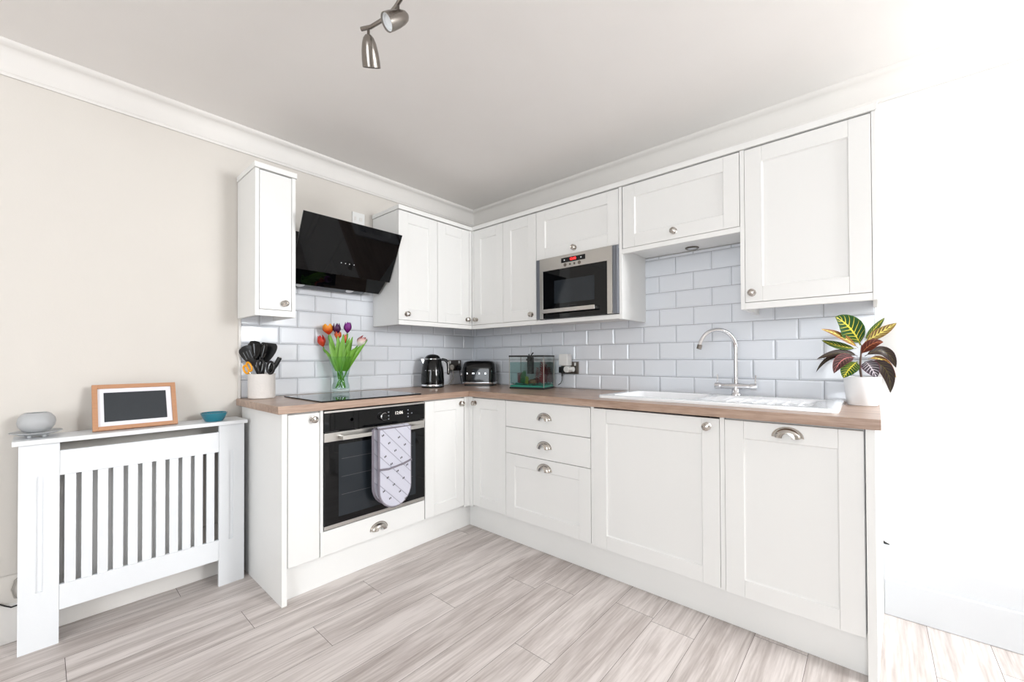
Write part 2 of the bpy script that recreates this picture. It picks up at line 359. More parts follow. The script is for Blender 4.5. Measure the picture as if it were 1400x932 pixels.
# ------------------------------------------------------------------ cabinet pieces
def knob(parent, run, u, d, z, r=.0165):
    mb = MB(); ax = 'y' if run == 'L' else 'x'
    mb.lathe([(r*.98, -.0), (r*1.0, -.003), (r*.42, -.006), (r*.38, -.014), (r*.8, -.018), (r, -.022), (r*.96, -.026), (r*.62, -.0285), (r*.55, -.0265), (r*.3, -.0275), (.0004, -.029)], pt(run, u, d, z), 24, ax)
    return mb.build('knob', 'polished_nickel', parent, ang=50)
def cup(parent, run, u, d, z, W=.047, Hh=.036, D=.024):
    mb = MB(); rows = []
    for i in range(9):
        t = PI/2*i/8
        rows.append([pt(run, u+W*math.cos(a)*(.35+.65*math.cos(t)**.8), d+D*math.sin(t)+.001, z+Hh*math.sin(a)*(.55+.45*math.cos(t)) - .004*math.sin(t)) for a in [PI*j/20 for j in range(21)]])
    mb.grid(rows)
    inner = [[p+(pt(run, u, d, z-.004)-p)*.07 for p in r] for r in rows]; mb.grid(inner)
    fl = []
    for s_ in (1.0, 1.12):
        fl.append([pt(run, u+W*s_*math.cos(a), d+.0025, z+Hh*(s_+.03)*math.sin(a)-.003) for a in [PI*j/20 for j in range(21)]])
    mb.grid(fl); fb = [[p-(pt(run, u, d+.0025, z)-pt(run, u, d, z)) for p in r] for r in fl]
    mb.grid([fl[1], fb[1]])
    return mb.build('cup_handle', 'polished_nickel', parent, ang=60, normals=False)
def door(parent, run, u0, u1, z0, z1, d, name='door', shaker=True, fr=.07, frv=None, th=.02):
    u0, u1 = min(u0, u1), max(u0, u1); mb = MB()
    if not shaker: bx(mb, run, u0, u1, d-th, d, z0, z1)
    else:
        v = frv or fr; g = .0004; rc, ch = .008, .005
        bx(mb, run, u0, u0+fr, d-th, d, z0, z1); bx(mb, run, u1-fr, u1, d-th, d, z0, z1)
        bx(mb, run, u0+fr+g, u1-fr-g, d-th, d, z0, z0+v); bx(mb, run, u0+fr+g, u1-fr-g, d-th, d, z1-v, z1)
        # recessed panel with a small chamfer all round
        a0, a1, c0, c1 = u0+fr-.001, u1-fr+.001, z0+v-.001, z1-v+.001
        o = [mb.b.verts.new(pt(run, p, d-.002, q)) for p, q in ((a0,c0),(a1,c0),(a1,c1),(a0,c1))]
        i = [mb.b.verts.new(pt(run, p, d-rc, q)) for p, q in ((a0+ch,c0+ch),(a1-ch,c0+ch),(a1-ch,c1-ch),(a0+ch,c1-ch))]
        mb.b.faces.new(i)
        for t in range(4): mb.b.faces.new((o[t], o[(t+1) % 4], i[(t+1) % 4], i[t]))
    return mb.build(name, 'cabinet_white', parent, bevel=.0012, ang=30)
def carcass(parent, run, u0, u1, z0, z1, d0, d1, name='carcass', t=.018, back=True, bottom=True, left=True, right=True, top=True):
    u0, u1 = min(u0, u1), max(u0, u1); mb = MB()
    if left: bx(mb, run, u0, u0+t, d0, d1, z0, z1)
    if right: bx(mb, run, u1-t, u1, d0, d1, z0, z1)
    l, r = u0+(t if left else 0)+.0005, u1-(t if right else 0)-.0005
    if bottom: bx(mb, run, l, r, d0, d1, z0, z0+t)
    if top: bx(mb, run, l, r, d0, d1, z1-t, z1)
    if back: bx(mb, run, l, r, d0, d0+.008, z0+t, z1-t)
    return mb.build(name, 'cabinet_plain', parent, ang=30)
DL, DS = .588, .594            # door fronts of the two base runs
ZT, ZW = .8735, .91            # underside / top of the worktop
# ---- left base run (wall_left)
c = thing('end_panel', 'white floor-standing end panel beside the radiator cover', 'panel', (-1.727, -.3, 0))
mb = MB(); mb.box(-1.736, -1.7135, -.594, -.022, 0, ZT-.001); mb.build('panel', 'cabinet_plain', c, bevel=.001)
c = thing('base_cabinet', 'narrow white slab-door base cabinet left of the oven', 'cabinet', (-1.64, -.3, .15))
carcass(c, 'L', -1.7125, -1.564, .15, ZT-.001, .03, DL-.022)
d_ = door(c, 'L', -1.709, -1.567, .163, .864, DL, shaker=False); knob(d_, 'L', -1.597, DL, .834)
c = thing('oven_housing', 'white oven housing with a cup-handled drawer below the oven', 'cabinet', (-1.256, -.3, .15))
mb = MB(); bx(mb, 'L', -1.5625, -1.548, .03, DL-.004, .16, ZT-.001); bx(mb, 'L', -.953, -.9515, .03, DL-.004, .16, ZT-.001); bx(mb, 'L', -1.5475, -.9535, .03, DL-.022, .15, .168); bx(mb, 'L', -1.5475, -.9535, .03, DL-.03, .268, .28)
mb.build('carcass', 'cabinet_plain', c)
d_ = door(c, 'L', -1.562, -.9545, .163, .279, DL, 'drawer', False); cup(d_, 'L', -1.252, DL, .205)
c = thing('base_cabinet', 'white shaker base cabinet between the oven and the inner corner', 'cabinet', (-.79, -.3, .15))
carcass(c, 'L', -.950, -.64, .15, ZT-.001, .03, DL-.022)
d_ = door(c, 'L', -.948, -.640, .163, .864, DL, fr=.066); knob(d_, 'L', -.667, DL, .83)
c = thing('corner_post', 'white corner post where the two base runs meet', 'panel', (-.61, -.6, .15))
mb = MB(); mb.box(-.636, -.594, -.588, -.57, .15, ZT-.001); mb.box(-.594, -.576, -.62, -.57, .15, ZT-.001); mb.build('post', 'cabinet_plain', c, bevel=.001)
tag(boxobj('plinth', 'cabinet_plain', (-1.713, -.5515, -.545, -.527, .001, .149)), 'white plinth board under the oven run', 'plinth')
tag(boxobj('plinth', 'cabinet_plain', (-.5515, -.534, -2.607, -.5455, .001, .149)), 'long white plinth board under the sink run', 'plinth')
# ---- right base run (wall_right)
c = thing('base_cabinet', 'white shaker base cabinet in the corner left of the three drawers', 'cabinet', (-.3, -.77, .15))
carcass(c, 'S', -.622, -.917, .15, ZT-.001, .03, DS-.022)
d_ = door(c, 'S', -.623, -.9155, .163, .864, DS, fr=.066); knob(d_, 'S', -.646, DS, .831)
c = thing('drawer_cabinet', 'white base cabinet of three drawers with cup handles', 'cabinet', (-.3, -1.217, .15))
carcass(c, 'S', -.918, -1.5145, .15, ZT-.001, .03, DS-.022)
d_ = door(c, 'S', -.9185, -1.5135, .709, .864, DS, 'drawer', False); cup(d_, 'S', -1.214, DS, .775)
d_ = door(c, 'S', -.9185, -1.5135, .5505, .706, DS, 'drawer', False); cup(d_, 'S', -1.214, DS, .615)
d_ = door(c, 'S', -.9185, -1.5135, .163, .5475, DS, 'drawer', True); cup(d_, 'S', -1.214, DS, .488)
c = thing('base_cabinet', 'wide white shaker cabinet under the sink with one round knob', 'cabinet', (-.3, -1.834, .15))
mb = MB(); bx(mb, 'S', -1.533, -1.516, .03, DS-.003, .155, ZT-.001); bx(mb, 'S', -2.1565, -2.138, .03, DS-.003, .155, ZT-.001); bx(mb, 'S', -2.1375, -1.5335, .03, DS-.022, .15, .168); bx(mb, 'S', -2.1375, -1.5335, .03, .04, .168, ZT-.001)
mb.build('carcass', 'cabinet_plain', c, bevel=.0008)
d_ = door(c, 'S', -1.5345, -2.1365, .157, .864, DS); knob(d_, 'S', -2.089, DS, .829, .0175)
c = thing('base_cabinet', 'white shaker cabinet front with a cup handle at the right end', 'cabinet', (-.3, -2.383, .15))
carcass(c, 'S', -2.1575, -2.605, .15, ZT-.001, .03, DS-.022)
d_ = door(c, 'S', -2.158, -2.6025, .152, .864, DS); cup(d_, 'S', -2.379, DS, .818, .047, .036)
c = thing('end_panel', 'tall white end panel closing the sink run at the right', 'panel', (-.3, -2.62, 0))
mb = MB(); mb.prism([(-.600, -2.607, 0), (-.600, -2.633, 0), (-.05, -2.656, 0), (-.003, -2.656, 0), (-.003, -2.607, 0)], (0, 0, ZT-.001)); mb.build('panel', 'cabinet_plain', c, bevel=.001, ang=20)
# ---- worktops
mb = MB(); mb.box(-1.7565, -.001, -.607, -.001, ZT, ZW); tag(mb.build('worktop', 'worktop_wood', bevel=.0025), 'wood-effect worktop over the oven run carrying the hob', 'worktop')
mb = MB()   # sink run, with the cut-out for the bowl
cx0, cx1, cy0, cy1 = -.47, -.10, -2.0, -1.55
mb.box(-.613, cx0, -2.6485, -.6075, ZT, ZW); mb.box(cx1, -.001, -2.6485, -.6075, ZT, ZW); mb.box(cx0, cx1, cy1, -.6075, ZT, ZW); mb.box(cx0, cx1, -2.6485, cy0, ZT, ZW)
bmesh.ops.remove_doubles(mb.b, verts=mb.b.verts, dist=1e-5)
tag(mb.build('worktop', 'worktop_wood_side'), 'long wood-effect worktop holding the white sink', 'worktop')

# ---- wall cabinets
UZ0, UZ1 = 1.345, 2.088
def strip(parent, run, u0, u1, d, extra=.008, z0=2.090, z1=2.117, ret=None):
    mb = MB(); bx(mb, run, u0, u1, .002, d+extra, z0, z1); return mb.build('top_trim', 'cabinet_plain', parent, bevel=.0015)
c = thing('wall_cabinet', 'tall narrow white wall cabinet left of the black hood', 'cabinet', (-1.657, -.14, 1.345))
mb = MB(); dN = .285
bx(mb, 'L', -1.752, -1.734, .002, dN, 1.345, UZ1); bx(mb, 'L', -1.580, -1.562, .002, dN, 1.345, UZ1)
bx(mb, 'L', -1.7335, -1.5805, .002, dN-.022, 1.392, 1.41); bx(mb, 'L', -1.7335, -1.5805, .002, dN-.022, 2.07, UZ1); bx(mb, 'L', -1.7335, -1.5805, dN-.018, dN, 1.345, 1.377); bx(mb, 'L', -1.7335, -1.5805, .002, .01, 1.41, 2.07)
mb.build('carcass', 'cabinet_plain', c, bevel=.0008)
d_ = door(c, 'L', -1.732, -1.582, 1.3795, 2.084, dN-.001, shaker=False); knob(d_, 'L', -1.618, dN-.001, 1.414)
strip(c, 'L', -1.757, -1.557, dN)
U = .321
c = thing('wall_cabinet', 'white two-door wall cabinet between the hood and the corner', 'cabinet', (-.64, -.16, 1.345))
mb = MB(); bx(mb, 'L', -.954, -.936, .002, U-.021, 1.345, UZ1); bx(mb, 'L', -.954, -.323, U-.020, U, 1.345, 1.374)
bx(mb, 'L', -.9355, -.324, .002, U-.022, 1.376, 1.394); bx(mb, 'L', -.9355, -.324, .002, U-.022, 2.07, UZ1); bx(mb, 'L', -.9355, -.324, .002, .01, 1.394, 2.07)
mb.box(-.346, -.322, -U, -U+.019, 1.376, UZ1); mb.build('carcass', 'cabinet_plain', c, bevel=.0008)
d_ = door(c, 'L', -.9535, -.6455, 1.3765, 2.084, U); knob(d_, 'L', -.896, U, 1.415)
d_ = door(c, 'L', -.6425, -.3485, 1.3765, 2.084, U); knob(d_, 'L', -.371, U, 1.414)
strip(c, 'L', -.959, -.0, U)
c = thing('wall_cabinet', 'white two-door wall cabinet left of the built-in microwave', 'cabinet', (-.16, -.64, 1.345))
mb = MB(); bx(mb, 'S', -.9445, -.322, U-.020, U, 1.345, 1.374); bx(mb, 'S', -.9445, -.324, .002, U-.022, 1.376, 1.394); bx(mb, 'S', -.9445, -.324, .002, U-.022, 2.07, UZ1); bx(mb, 'S', -.9445, -.928, .002, U-.022, 1.3945, 2.0695)
mb.box(-U, -U+.019, -.342, -.322, 1.376, UZ1); mb.build('carcass', 'cabinet_plain', c, bevel=.0008)
d_ = door(c, 'S', -.3445, -.6435, 1.3765, 2.084, U); knob(d_, 'S', -.372, U, 1.414)
d_ = door(c, 'S', -.6465, -.9435, 1.3765, 2.084, U); knob(d_, 'S', -.905, U, 1.414)
c = thing('wall_cabinet', 'white wall cabinet housing the microwave under a flap door', 'cabinet', (-.16, -1.25, 1.345))
mb = MB(); bx(mb, 'S', -1.561, -1.543, .002, U, 1.342, UZ1); bx(mb, 'S', -1.5425, -.9455, U-.020, U, 1.345, 1.371); bx(mb, 'S', -1.5425, -.9455, .002, U-.022, 1.3605, 1.371); bx(mb, 'S', -.956, -.946, .002, U-.022, 1.372, 2.07)
bx(mb, 'S', -1.5425, -.9565, .002, U-.022, 1.764, 1.776); bx(mb, 'S', -1.5425, -.9455, .002, U-.022, 2.07, UZ1); mb.build('carcass', 'cabinet_plain', c, bevel=.0008)
d_ = door(c, 'S', -.9475, -1.5405, 1.7665, 2.084, U, 'flap_door'); knob(d_, 'S', -1.245, U, 1.800)
c = thing('wall_cabinet', 'short white flap-door wall cabinet above the tap', 'cabinet', (-.16, -1.86, 1.709))
mb = MB(); bx(mb, 'S', -2.1625, -1.5615, U-.020, U, 1.709, 1.7345); bx(mb, 'S', -2.1625, -1.5615, .002, U-.0205, 1.738, 1.756); bx(mb, 'S', -2.1625, -1.5615, .002, U-.022, 2.07, UZ1); bx(mb, 'S', -1.5775, -1.5615, .002, U-.022, 1.756, 2.07); bx(mb, 'S', -2.1625, -2.1465, .002, U-.022, 1.756, 2.07)
mb.build('carcass', 'cabinet_plain', c, bevel=.0008)
d_ = door(c, 'S', -1.5665, -2.1605, 1.7365, 2.084, U, 'flap_door'); knob(d_, 'S', -1.855, U, 1.776)
c = thing('wall_cabinet', 'tall single-door white wall cabinet above the potted plant', 'cabinet', (-.16, -2.4, 1.345))
mb = MB(); bx(mb, 'S', -2.181, -2.163, .002, U, 1.345, UZ1); bx(mb, 'S', -2.6465, -2.632, .002, U, 1.345, UZ1)
bx(mb, 'S', -2.6315, -2.1815, U-.020, U, 1.345, 1.374); bx(mb, 'S', -2.6315, -2.1815, .002, U-.022, 1.376, 1.394); bx(mb, 'S', -2.6315, -2.1815, .002, U-.022, 2.07, UZ1); bx(mb, 'S', -2.6315, -2.1815, .002, .01, 1.394, 2.07)
mb.build('carcass', 'cabinet_plain', c, bevel=.0008)
d_ = door(c, 'S', -2.1825, -2.6305, 1.3765, 2.084, U); knob(d_, 'S', -2.211, U, 1.418)
c = thing('top_moulding', 'long white top trim strip over the right wall cabinets', 'trim', (-.16, -1.5, 2.09))
mb = MB(); bx(mb, 'S', -2.652, -.3295, .002, U+.008, 2.090, 2.117); mb.build('moulding', 'cabinet_plain', c, bevel=.0015)

# ------------------------------------------------------------------ hood
c = thing('cooker_hood', 'angled black glass cooker hood between the wall cabinets', 'cooker hood', (-1.257, -.01, 1.56))
def slab(mb, x0, x1, p, q, t):
    p, q = Vector(p), Vector(q); n = Vector((q[1]-p[1], -(q[0]-p[0]))).normalized()*t
    pts = [(x0, p[0], p[1]), (x0, q[0], q[1]), (x0, q[0]+n[0], q[1]+n[1]), (x0, p[0]+n[0], p[1]+n[1])]
    mb.prism(pts, (x1-x0, 0, 0))
mb = MB(); slab(mb, -1.555, -.96, (-.372, 1.903), (-.222, 1.623), -.008); gl = mb.build('glass_panel', 'black_glass', c, bevel=.001)
mb = MB(); slab(mb, -1.545, -.975, (-.210, 1.637), (-.112, 1.557), -.008); mb.build('lower_glass_panel', 'black_glass', c, bevel=.001)
mb = MB(); mb.prism([(-1.545, -.012, 1.580), (-1.545, -.115, 1.571), (-1.545, -.200, 1.640), (-1.545, -.215, 1.66), (-1.545, -.232, 1.70), (-1.545, -.2, 1.836), (-1.545, -.012, 1.836)], (.557, 0, 0)); mb.build('housing', 'black_gloss', c, bevel=.002)
mb = MB(); mb.prism([(-1.535, -.118, 1.5705), (-1.535, -.045, 1.548), (-1.535, -.02, 1.579)], (.475, 0, 0)); mb.build('underside_panel', 'grey_panel', c, bevel=.001)
nrm = Vector((0, -(1.5705-1.548), -(-.118+.045)*-1)).normalized()
for x in (-1.46, -1.16):
    mb = MB(); mb.lathe([(.0001, -.0015), (.024, -.0015), (.024, 0), (.03, 0), (.03, .002)], (0, 0, 0), 24)
    mb.move(Matrix.Translation((x, -.082, 1.5595)) @ Matrix.Rotation(math.atan2(.0225, .073)*1, 4, 'X').inverted()); mb.build('lamp', 'lamp_lens', c)
pn = Vector((0, -.28, -.150)).normalized(); pu = Vector((0, -.150, .28)).normalized()
for i, x in enumerate((-1.30, -1.275, -1.25, -1.222)):
    p = Vector((x, -.258, 1.69))+pn*.001; M = Matrix((Vector((1,0,0)), pu, -pn)).transposed().to_4x4(); M.translation = p
    mb = MB(); q = [p+Vector((1,0,0))*a*.0022+pu*b*.0022+pn*.0012 for a, b in ((-1,-1),(1,-1),(1,1),(-1,1))]; mb.prism(q, pn*.0006); mb.build('touch_button', 'white_ink', gl)

# ------------------------------------------------------------------ oven
c = thing('oven', 'built-in black glass and steel oven under the hob', 'oven', (-1.251, -.3, .285))
o0, o1 = -1.5455, -.9565
mb = MB(); bx(mb, 'L', -1.53, -.97, .05, .565, .286, .858); mb.build('casing', 'black_plastic', c)
mb = MB(); bx(mb, 'L', o0, o1, .566, .592, .765, .855); cp = mb.build('control_panel', 'black_glass', c, bevel=.001)
mb = MB(); bx(mb, 'L', o0, o1, .566, .5935, .8565, .8655); mb.build('top_strip', 'steel', c)
mb = MB(); bx(mb, 'L', o0, o1, .566, .5915, .2845, .302); mb.build('bottom_strip', 'steel', c, bevel=.001)
mb = MB(); mb.mi = 0; bx(mb, 'L', o0, o1, .566, .5925, .303, .712); od = mb.build('door', 'black_glass', c, bevel=.001)
mb = MB(); bx(mb, 'L', -1.475, -1.02, .5927, .5931, .335, .695); mb.build('door_window', 'inner_glass', od)
mb = MB(); [bx(mb, 'L', -1.46, -1.04, .5932, .5934, z, z+.0016) for z in (.44, .53, .62)]; mb.build('rack_lines', 'grey_panel', od)
mb = MB(); bx(mb, 'L', o0, o1, .566, .593, .7135, .757); mb.build('door_rail', 'steel', c, bevel=.001)
mb = MB(); [bx(mb, 'L', x, x+.075, .570, .592, .7575, .7615) for x in (-1.46, -1.36, -1.26, -1.16, -1.06)]; mb.build('vent', 'dark_gap', c)
mb = MB(); bx(mb, 'L', -1.478, -1.022, .633, .643, .722, .742); bx(mb, 'L', -1.478, -1.462, .593, .633, .724, .740); bx(mb, 'L', -1.038, -1.022, .593, .633, .724, .740); mb.build('handle', 'steel', c, bevel=.0015)
mb = MB(); mb.lathe([(.022, -.592), (.0225, -.600), (.021, -.612), (.019, -.614)], (-1.231, 0, .809), 32, 'y', caps=False); mb.mi = 1; mb.lathe([(.0185, -.6125), (.0001, -.6125)], (-1.231, 0, .809), 32, 'y', caps=False); mb.build('knob', ['chrome', 'black_gloss'], cp)
ML = lambda x, d, z: Matrix.Translation((x, -d, z)) @ Matrix.Rotation(PI/2, 4, 'X')
MS = lambda y, d, z: Matrix.Translation((-d, y, z)) @ Matrix.Rotation(-PI/2, 4, 'Z') @ Matrix.Rotation(PI/2, 4, 'X')
mb = MB(); mb.text('12:06', .024, ML(-1.13, .5925, .818)); mb.build('clock_display', 'digit_led', cp, smooth=False)
for x, z in ((-1.195, .828), (-1.195, .808), (-1.195, .79), (-1.07, .828), (-1.07, .808), (-1.07, .79), (-1.045, .808)): mb = MB(); bx(mb, 'L', x-.004, x+.004, .592, .5926, z-.003, z+.003); mb.build('touch_symbol', 'grille', cp)
mb = MB(); mb.lathe([(.009, -.5926), (.0001, -.5926)], (-1.405, 0, .812), 16, 'y'); mb.build('logo', 'grille', cp)
# oven glove over the handle
c = thing('oven_glove', 'white quilted double oven glove with a bee print on the handle', 'oven glove', (-1.2, -.64, .74))
def pad_outline(x0, x1, zt, zb, n=14):
    r = (x1-x0)/2; xm = (x0+x1)/2; rz = r*1.05
    return [(x0, zt), (x1, zt)]+[(xm+r*math.cos(a), zb+rz+rz*math.sin(a)) for a in [-PI*i/n for i in range(n+1)]]
for nm, x0, x1, zt, zb, y, th in (('front_pad', -1.300, -1.112, .752, .335, -.665, .014), ('rear_pad', -1.315, -1.122, .752, .350, -.632, .014)):
    ol = pad_outline(x0, x1, zt, zb); mb = MB()
    if nm == 'front_pad': sw = lambda z: -.012*math.exp(-((z-.5)/.12)**2)
    else: sw = lambda z: 0
    mb.prism([(x, y, z) for x, z in ol], (0, -th, 0)); mb.mi = 1
    if nm == 'front_pad':
        random.seed(3)
        for i in range(17):
            bxx = -1.285+.155*((i*0.618) % 1); bz = .72-.36*(i/16.0); 
            for sgn in (0, .007):
                a = random.uniform(-.9, .9); q = [(bxx+sgn+math.cos(a+t)*.0034-math.sin(a)*0, y-th-.0006, bz+sgn*.4+math.sin(a+t)*.0068) for t in (0, PI/2, PI, 3*PI/2)]
                mb.poly(q)
    g = mb.build(nm, ['quilt', 'bee_dark'], c, bevel=.004 if nm == 'rear_pad' else 0, normals=(nm == 'rear_pad'), smooth=False)
    mb = MB(); pts = [(x, y-th/2, z) for x, z in ol]; mb.tube(pts+[pts[0]], .0075, 8, caps=False); mb.build('piping', 'glove_grey', g)
mb = MB(); mb.tube([(-1.303, -.682, .546), (-1.25, -.684, .541), (-1.16, -.684, .553), (-1.109, -.681, .567)], .0055, 8); mb.build('pocket_edge', 'glove_grey', bpy.data.objects['front_pad'])
mb = MB(); rows = []
for i in range(9):
    a = PI*i/8; rows.append([(x, -.646-.022*math.cos(a)*1.0, .750+.014*math.sin(a)) for x in (-1.302, -1.113)])
mb.grid(rows); mb.build('fold', 'quilt', c, smooth=True)
# ------------------------------------------------------------------ hob
c = thing('hob', 'black glass hob set in the left worktop', 'hob', (-1.26, -.34, .91))
mb = MB(); mb.box(-1.558, -.975, -.588, -.115, .9105, .9165); g = mb.build('glass_top', 'black_glass', c, bevel=.0012)
for x, y, r in ((-1.41, -.46, .075), (-1.41, -.23, .09), (-1.11, -.23, .075), (-1.11, -.46, .09)):
    mb = MB(); mb.grid([[(x+q*math.cos(2*PI*j/48), y+q*math.sin(2*PI*j/48), .9167) for j in range(48)] for q in (r, r+.0012)], True); mb.build('zone_ring', 'grey_panel', g)

# ------------------------------------------------------------------ microwave
c = thing('microwave', 'built-in steel microwave with a black glass door', 'microwave', (-.16, -1.25, 1.372))
mb = MB(); bx(mb, 'S', -1.525, -.975, .03, .320, 1.3725, 1.755); mb.build('casing', 'grey_panel', c)
mb = MB(); bx(mb, 'S', -1.510, -.990, .321, .342, 1.680, 1.762); bx(mb, 'S', -1.510, -1.478, .321, .342, 1.375, 1.680); bx(mb, 'S', -1.016, -.990, .321, .342, 1.375, 1.680); fr_ = mb.build('front_frame', 'steel', c, bevel=.0008)
for a, b in ((-1.5415, -1.511), (-.989, -.9575)):
    mb = MB(); bx(mb, 'S', a, b, .321, .332, 1.375, 1.762)
    n = 5 if b < -1.4 else 4
    for i in range(n): x = a+.003+(b-a-.006)*i/(n-1); bx(mb, 'S', x-.0015, x+.0015, .332, .338, 1.377, 1.76)
    mb.build('side_grille', 'grille', c)
mb = MB(); bx(mb, 'S', -1.477, -1.017, .321, .341, 1.376, 1.679); md_ = mb.build('door', 'black_glass', c, bevel=.001)
mb = MB(); bx(mb, 'S', -1.395, -1.105, .3411, .3414, 1.466, 1.61); mb.build('door_window', 'inner_glass', md_)
mb = MB(); mb.text('—————', .012, MS(-1.24, .3415, 1.448)); mb.build('brand_mark', 'grey_panel', md_, smooth=False)
mb = MB(); bx(mb, 'S', -1.415, -1.03, .366, .378, 1.406, 1.430); bx(mb, 'S', -1.412, -1.40, .341, .366, 1.41, 1.426); bx(mb, 'S', -1.045, -1.033, .341, .366, 1.41, 1.426); mb.build('handle', 'steel', md_, bevel=.001)
mb = MB(); bx(mb, 'S', -1.334, -1.161, .342, .3435, 1.7135, 1.743); dp = mb.build('display', 'black_glass', fr_)
mb = MB(); mb.text('12:08', .021, MS(-1.247, .344, 1.7285)); mb.build('digits', 'red_led', dp, smooth=False)
for y in (-1.185, -1.305): mb = MB(); mb.lathe([(.0045, -.3437), (.0001, -.3442)], (0, y, 1.7285), 12, 'x'); mb.build('display_button', 'white_ink', dp)
for y, r in ((-1.19, .0105), (-1.226, .0065), (-1.257, .0065), (-1.293, .0105)):
    mb = MB(); mb.lathe([(r, -.342), (r, -.345), (r*.8, -.3465), (.0001, -.3465)], (0, y, 1.6985), 16, 'x'); mb.build('button', 'dark_nickel', fr_)

# ------------------------------------------------------------------ sink and tap
c = thing('sink', 'white ceramic inset sink with a bowl and right-hand drainer', 'sink', (-.29, -2.03, .91))
mb = MB(); X0, X1, Y0, Y1 = -.513, -.035, -2.530, -1.505; zt, zr = .9245, .918
b0, b1, e0, e1 = -.46, -.11, -1.985, -1.56       # bowl
g0, g1, h0, h1 = -.455, -.145, -2.44, -2.06      # drainer recess
def rr(x0, x1, y0, y1, z, r, n=5):
    out = []
    for cx, cy, a0 in ((x1-r, y1-r, 0), (x0+r, y1-r, PI/2), (x0+r, y0+r, PI), (x1-r, y0+r, 1.5*PI)):
        out += [Vector((cx+r*math.cos(a0+PI/2*i/n), cy+r*math.sin(a0+PI/2*i/n), z)) for i in range(n+1)]
    return out
# outer skirt and slab
mb.grid([rr(X0, X1, Y0, Y1, .9105, .03), rr(X0, X1, Y0, Y1, .920, .03), rr(X0+.002, X1-.002, Y0+.002, Y1-.002, .9235, .029), rr(X0+.005, X1-.005, Y0+.005, Y1-.005, zt, .027)], True)
def hole(x0, x1, y0, y1, z, r): return rr(x0, x1, y0, y1, z, r)
top = rr(X0+.005, X1-.005, Y0+.005, Y1-.005, zt, .027); bowl = rr(b0, b1, e0, e1, zt, .05); dr = rr(g0, g1, h0, h1, zt, .03)
def loop_edges(pts):
    vs = [mb.b.verts.new(p) for p in pts]; return [mb.b.edges.new((vs[i], vs[(i+1) % len(vs)])) for i in range(len(vs))]
es = loop_edges(top)+loop_edges(bowl)+loop_edges(dr); bmesh.ops.triangle_fill(mb.b, use_beauty=True, use_dissolve=False, edges=es)
mb.grid([bowl, rr(b0+.004, b1-.004, e0+.004, e1-.004, zt-.006, .048), rr(b0+.008, b1-.008, e0+.008, e1-.008, .78, .06), rr(b0+.03, b1-.03, e0+.03, e1-.03, .755, .06)], True)
mb.poly(rr(b0+.03, b1-.03, e0+.03, e1-.03, .755, .06))
mb.grid([dr, rr(g0+.008, g1-.008, h0+.008, h1-.008, zt-.007, .025)], True); mb.poly(rr(g0+.008, g1-.008, h0+.008, h1-.008, zt-.007, .025))
for i in range(6): y = h0+.05+i*.055; mb.tube([(g0+.05, y, zt-.0055), (g1-.05, y, zt-.0055)], .0035, 8)
bmesh.ops.remove_doubles(mb.b, verts=mb.b.verts, dist=1e-5)
mb.build('basin', 'ceramic_white', c, ang=40)
mb = MB(); mb.lathe([(.0001, .757), (.03, .757), (.038, .759), (.04, .756)], (-.285, -1.77, 0), 24); mb.build('drain', 'chrome', c)
c = thing('mixer_tap', 'chrome swan-neck mixer tap with two lever handles', 'tap', (-.075, -2.083, .9245))
tx, ty = -.075, -2.083
mb = MB(); mb.lathe([(.026, .925), (.026, .931), (.019, .938), (.0165, .96), (.0165, .972)], (tx, ty, 0), 24); mb.build('base', 'chrome', c, ang=50)
mb = MB(); mb.tube([(tx, ty-.088, .972), (tx, ty-.06, .972), (tx, ty, .972), (tx, ty+.06, .972), (tx, ty+.088, .972)], [.0125, .0135, .017, .0135, .0125], 16); mb.build('crossbar', 'chrome', c, ang=50)
for s in (-1, 1):
    mb = MB(); mb.lathe([(.0001, -.012), (.0155, -.012), (.0165, -.008), (.0165, .018), (.014, .02), (.0001, .02)], (tx, ty+s*.085, .972), 20, 'y'); mb.tube([(tx, ty+s*.09, .985), (tx, ty+s*.09, 1.012), (tx-.002, ty+s*.092, 1.032)], [.0042, .0036, .0034], 8); mb.build('lever', 'chrome', c, ang=50)
R_ = .098; dx, dy = -.70, .714; zc = 1.17
pts = [(tx, ty, .975), (tx, ty, 1.05), (tx, ty, 1.12)]+[(tx+dx*(R_-R_*math.cos(a)), ty+dy*(R_-R_*math.cos(a)), zc+R_*math.sin(a)) for a in [PI*i/20*.94 for i in range(21)]]
lp = Vector(pts[-1]); ld = (lp-Vector(pts[-2])).normalized(); pts.append(tuple(lp+ld*.012))
mb = MB(); mb.tube(pts, .0105, 18); mb.build('spout', 'chrome', c, ang=50)
mb = MB(); mb.tube([lp+ld*.0, lp+ld*.022], .0122, 18); mb.build('nozzle', 'dark_nickel', c, ang=50)
c = thing('downlight', 'small round steel downlight under the flap cabinet', 'light', (-.075, -1.865, 1.737))
mb = MB(); mb.lathe([(.036, .0005), (.036, -.004), (.031, -.007), (.024, -.006)], (0,0,0), 32, caps=False); mb.build('rim', 'dark_nickel', c, world=False)
mb = MB(); mb.lathe([(.024, -.005), (.0001, -.005)], (0,0,0), 32, caps=False); mb.build('lens', 'lamp_lens', c, world=False)
def part(mb, name, m, parent, **k): return mb.build(name, m, parent, world=False, **k)

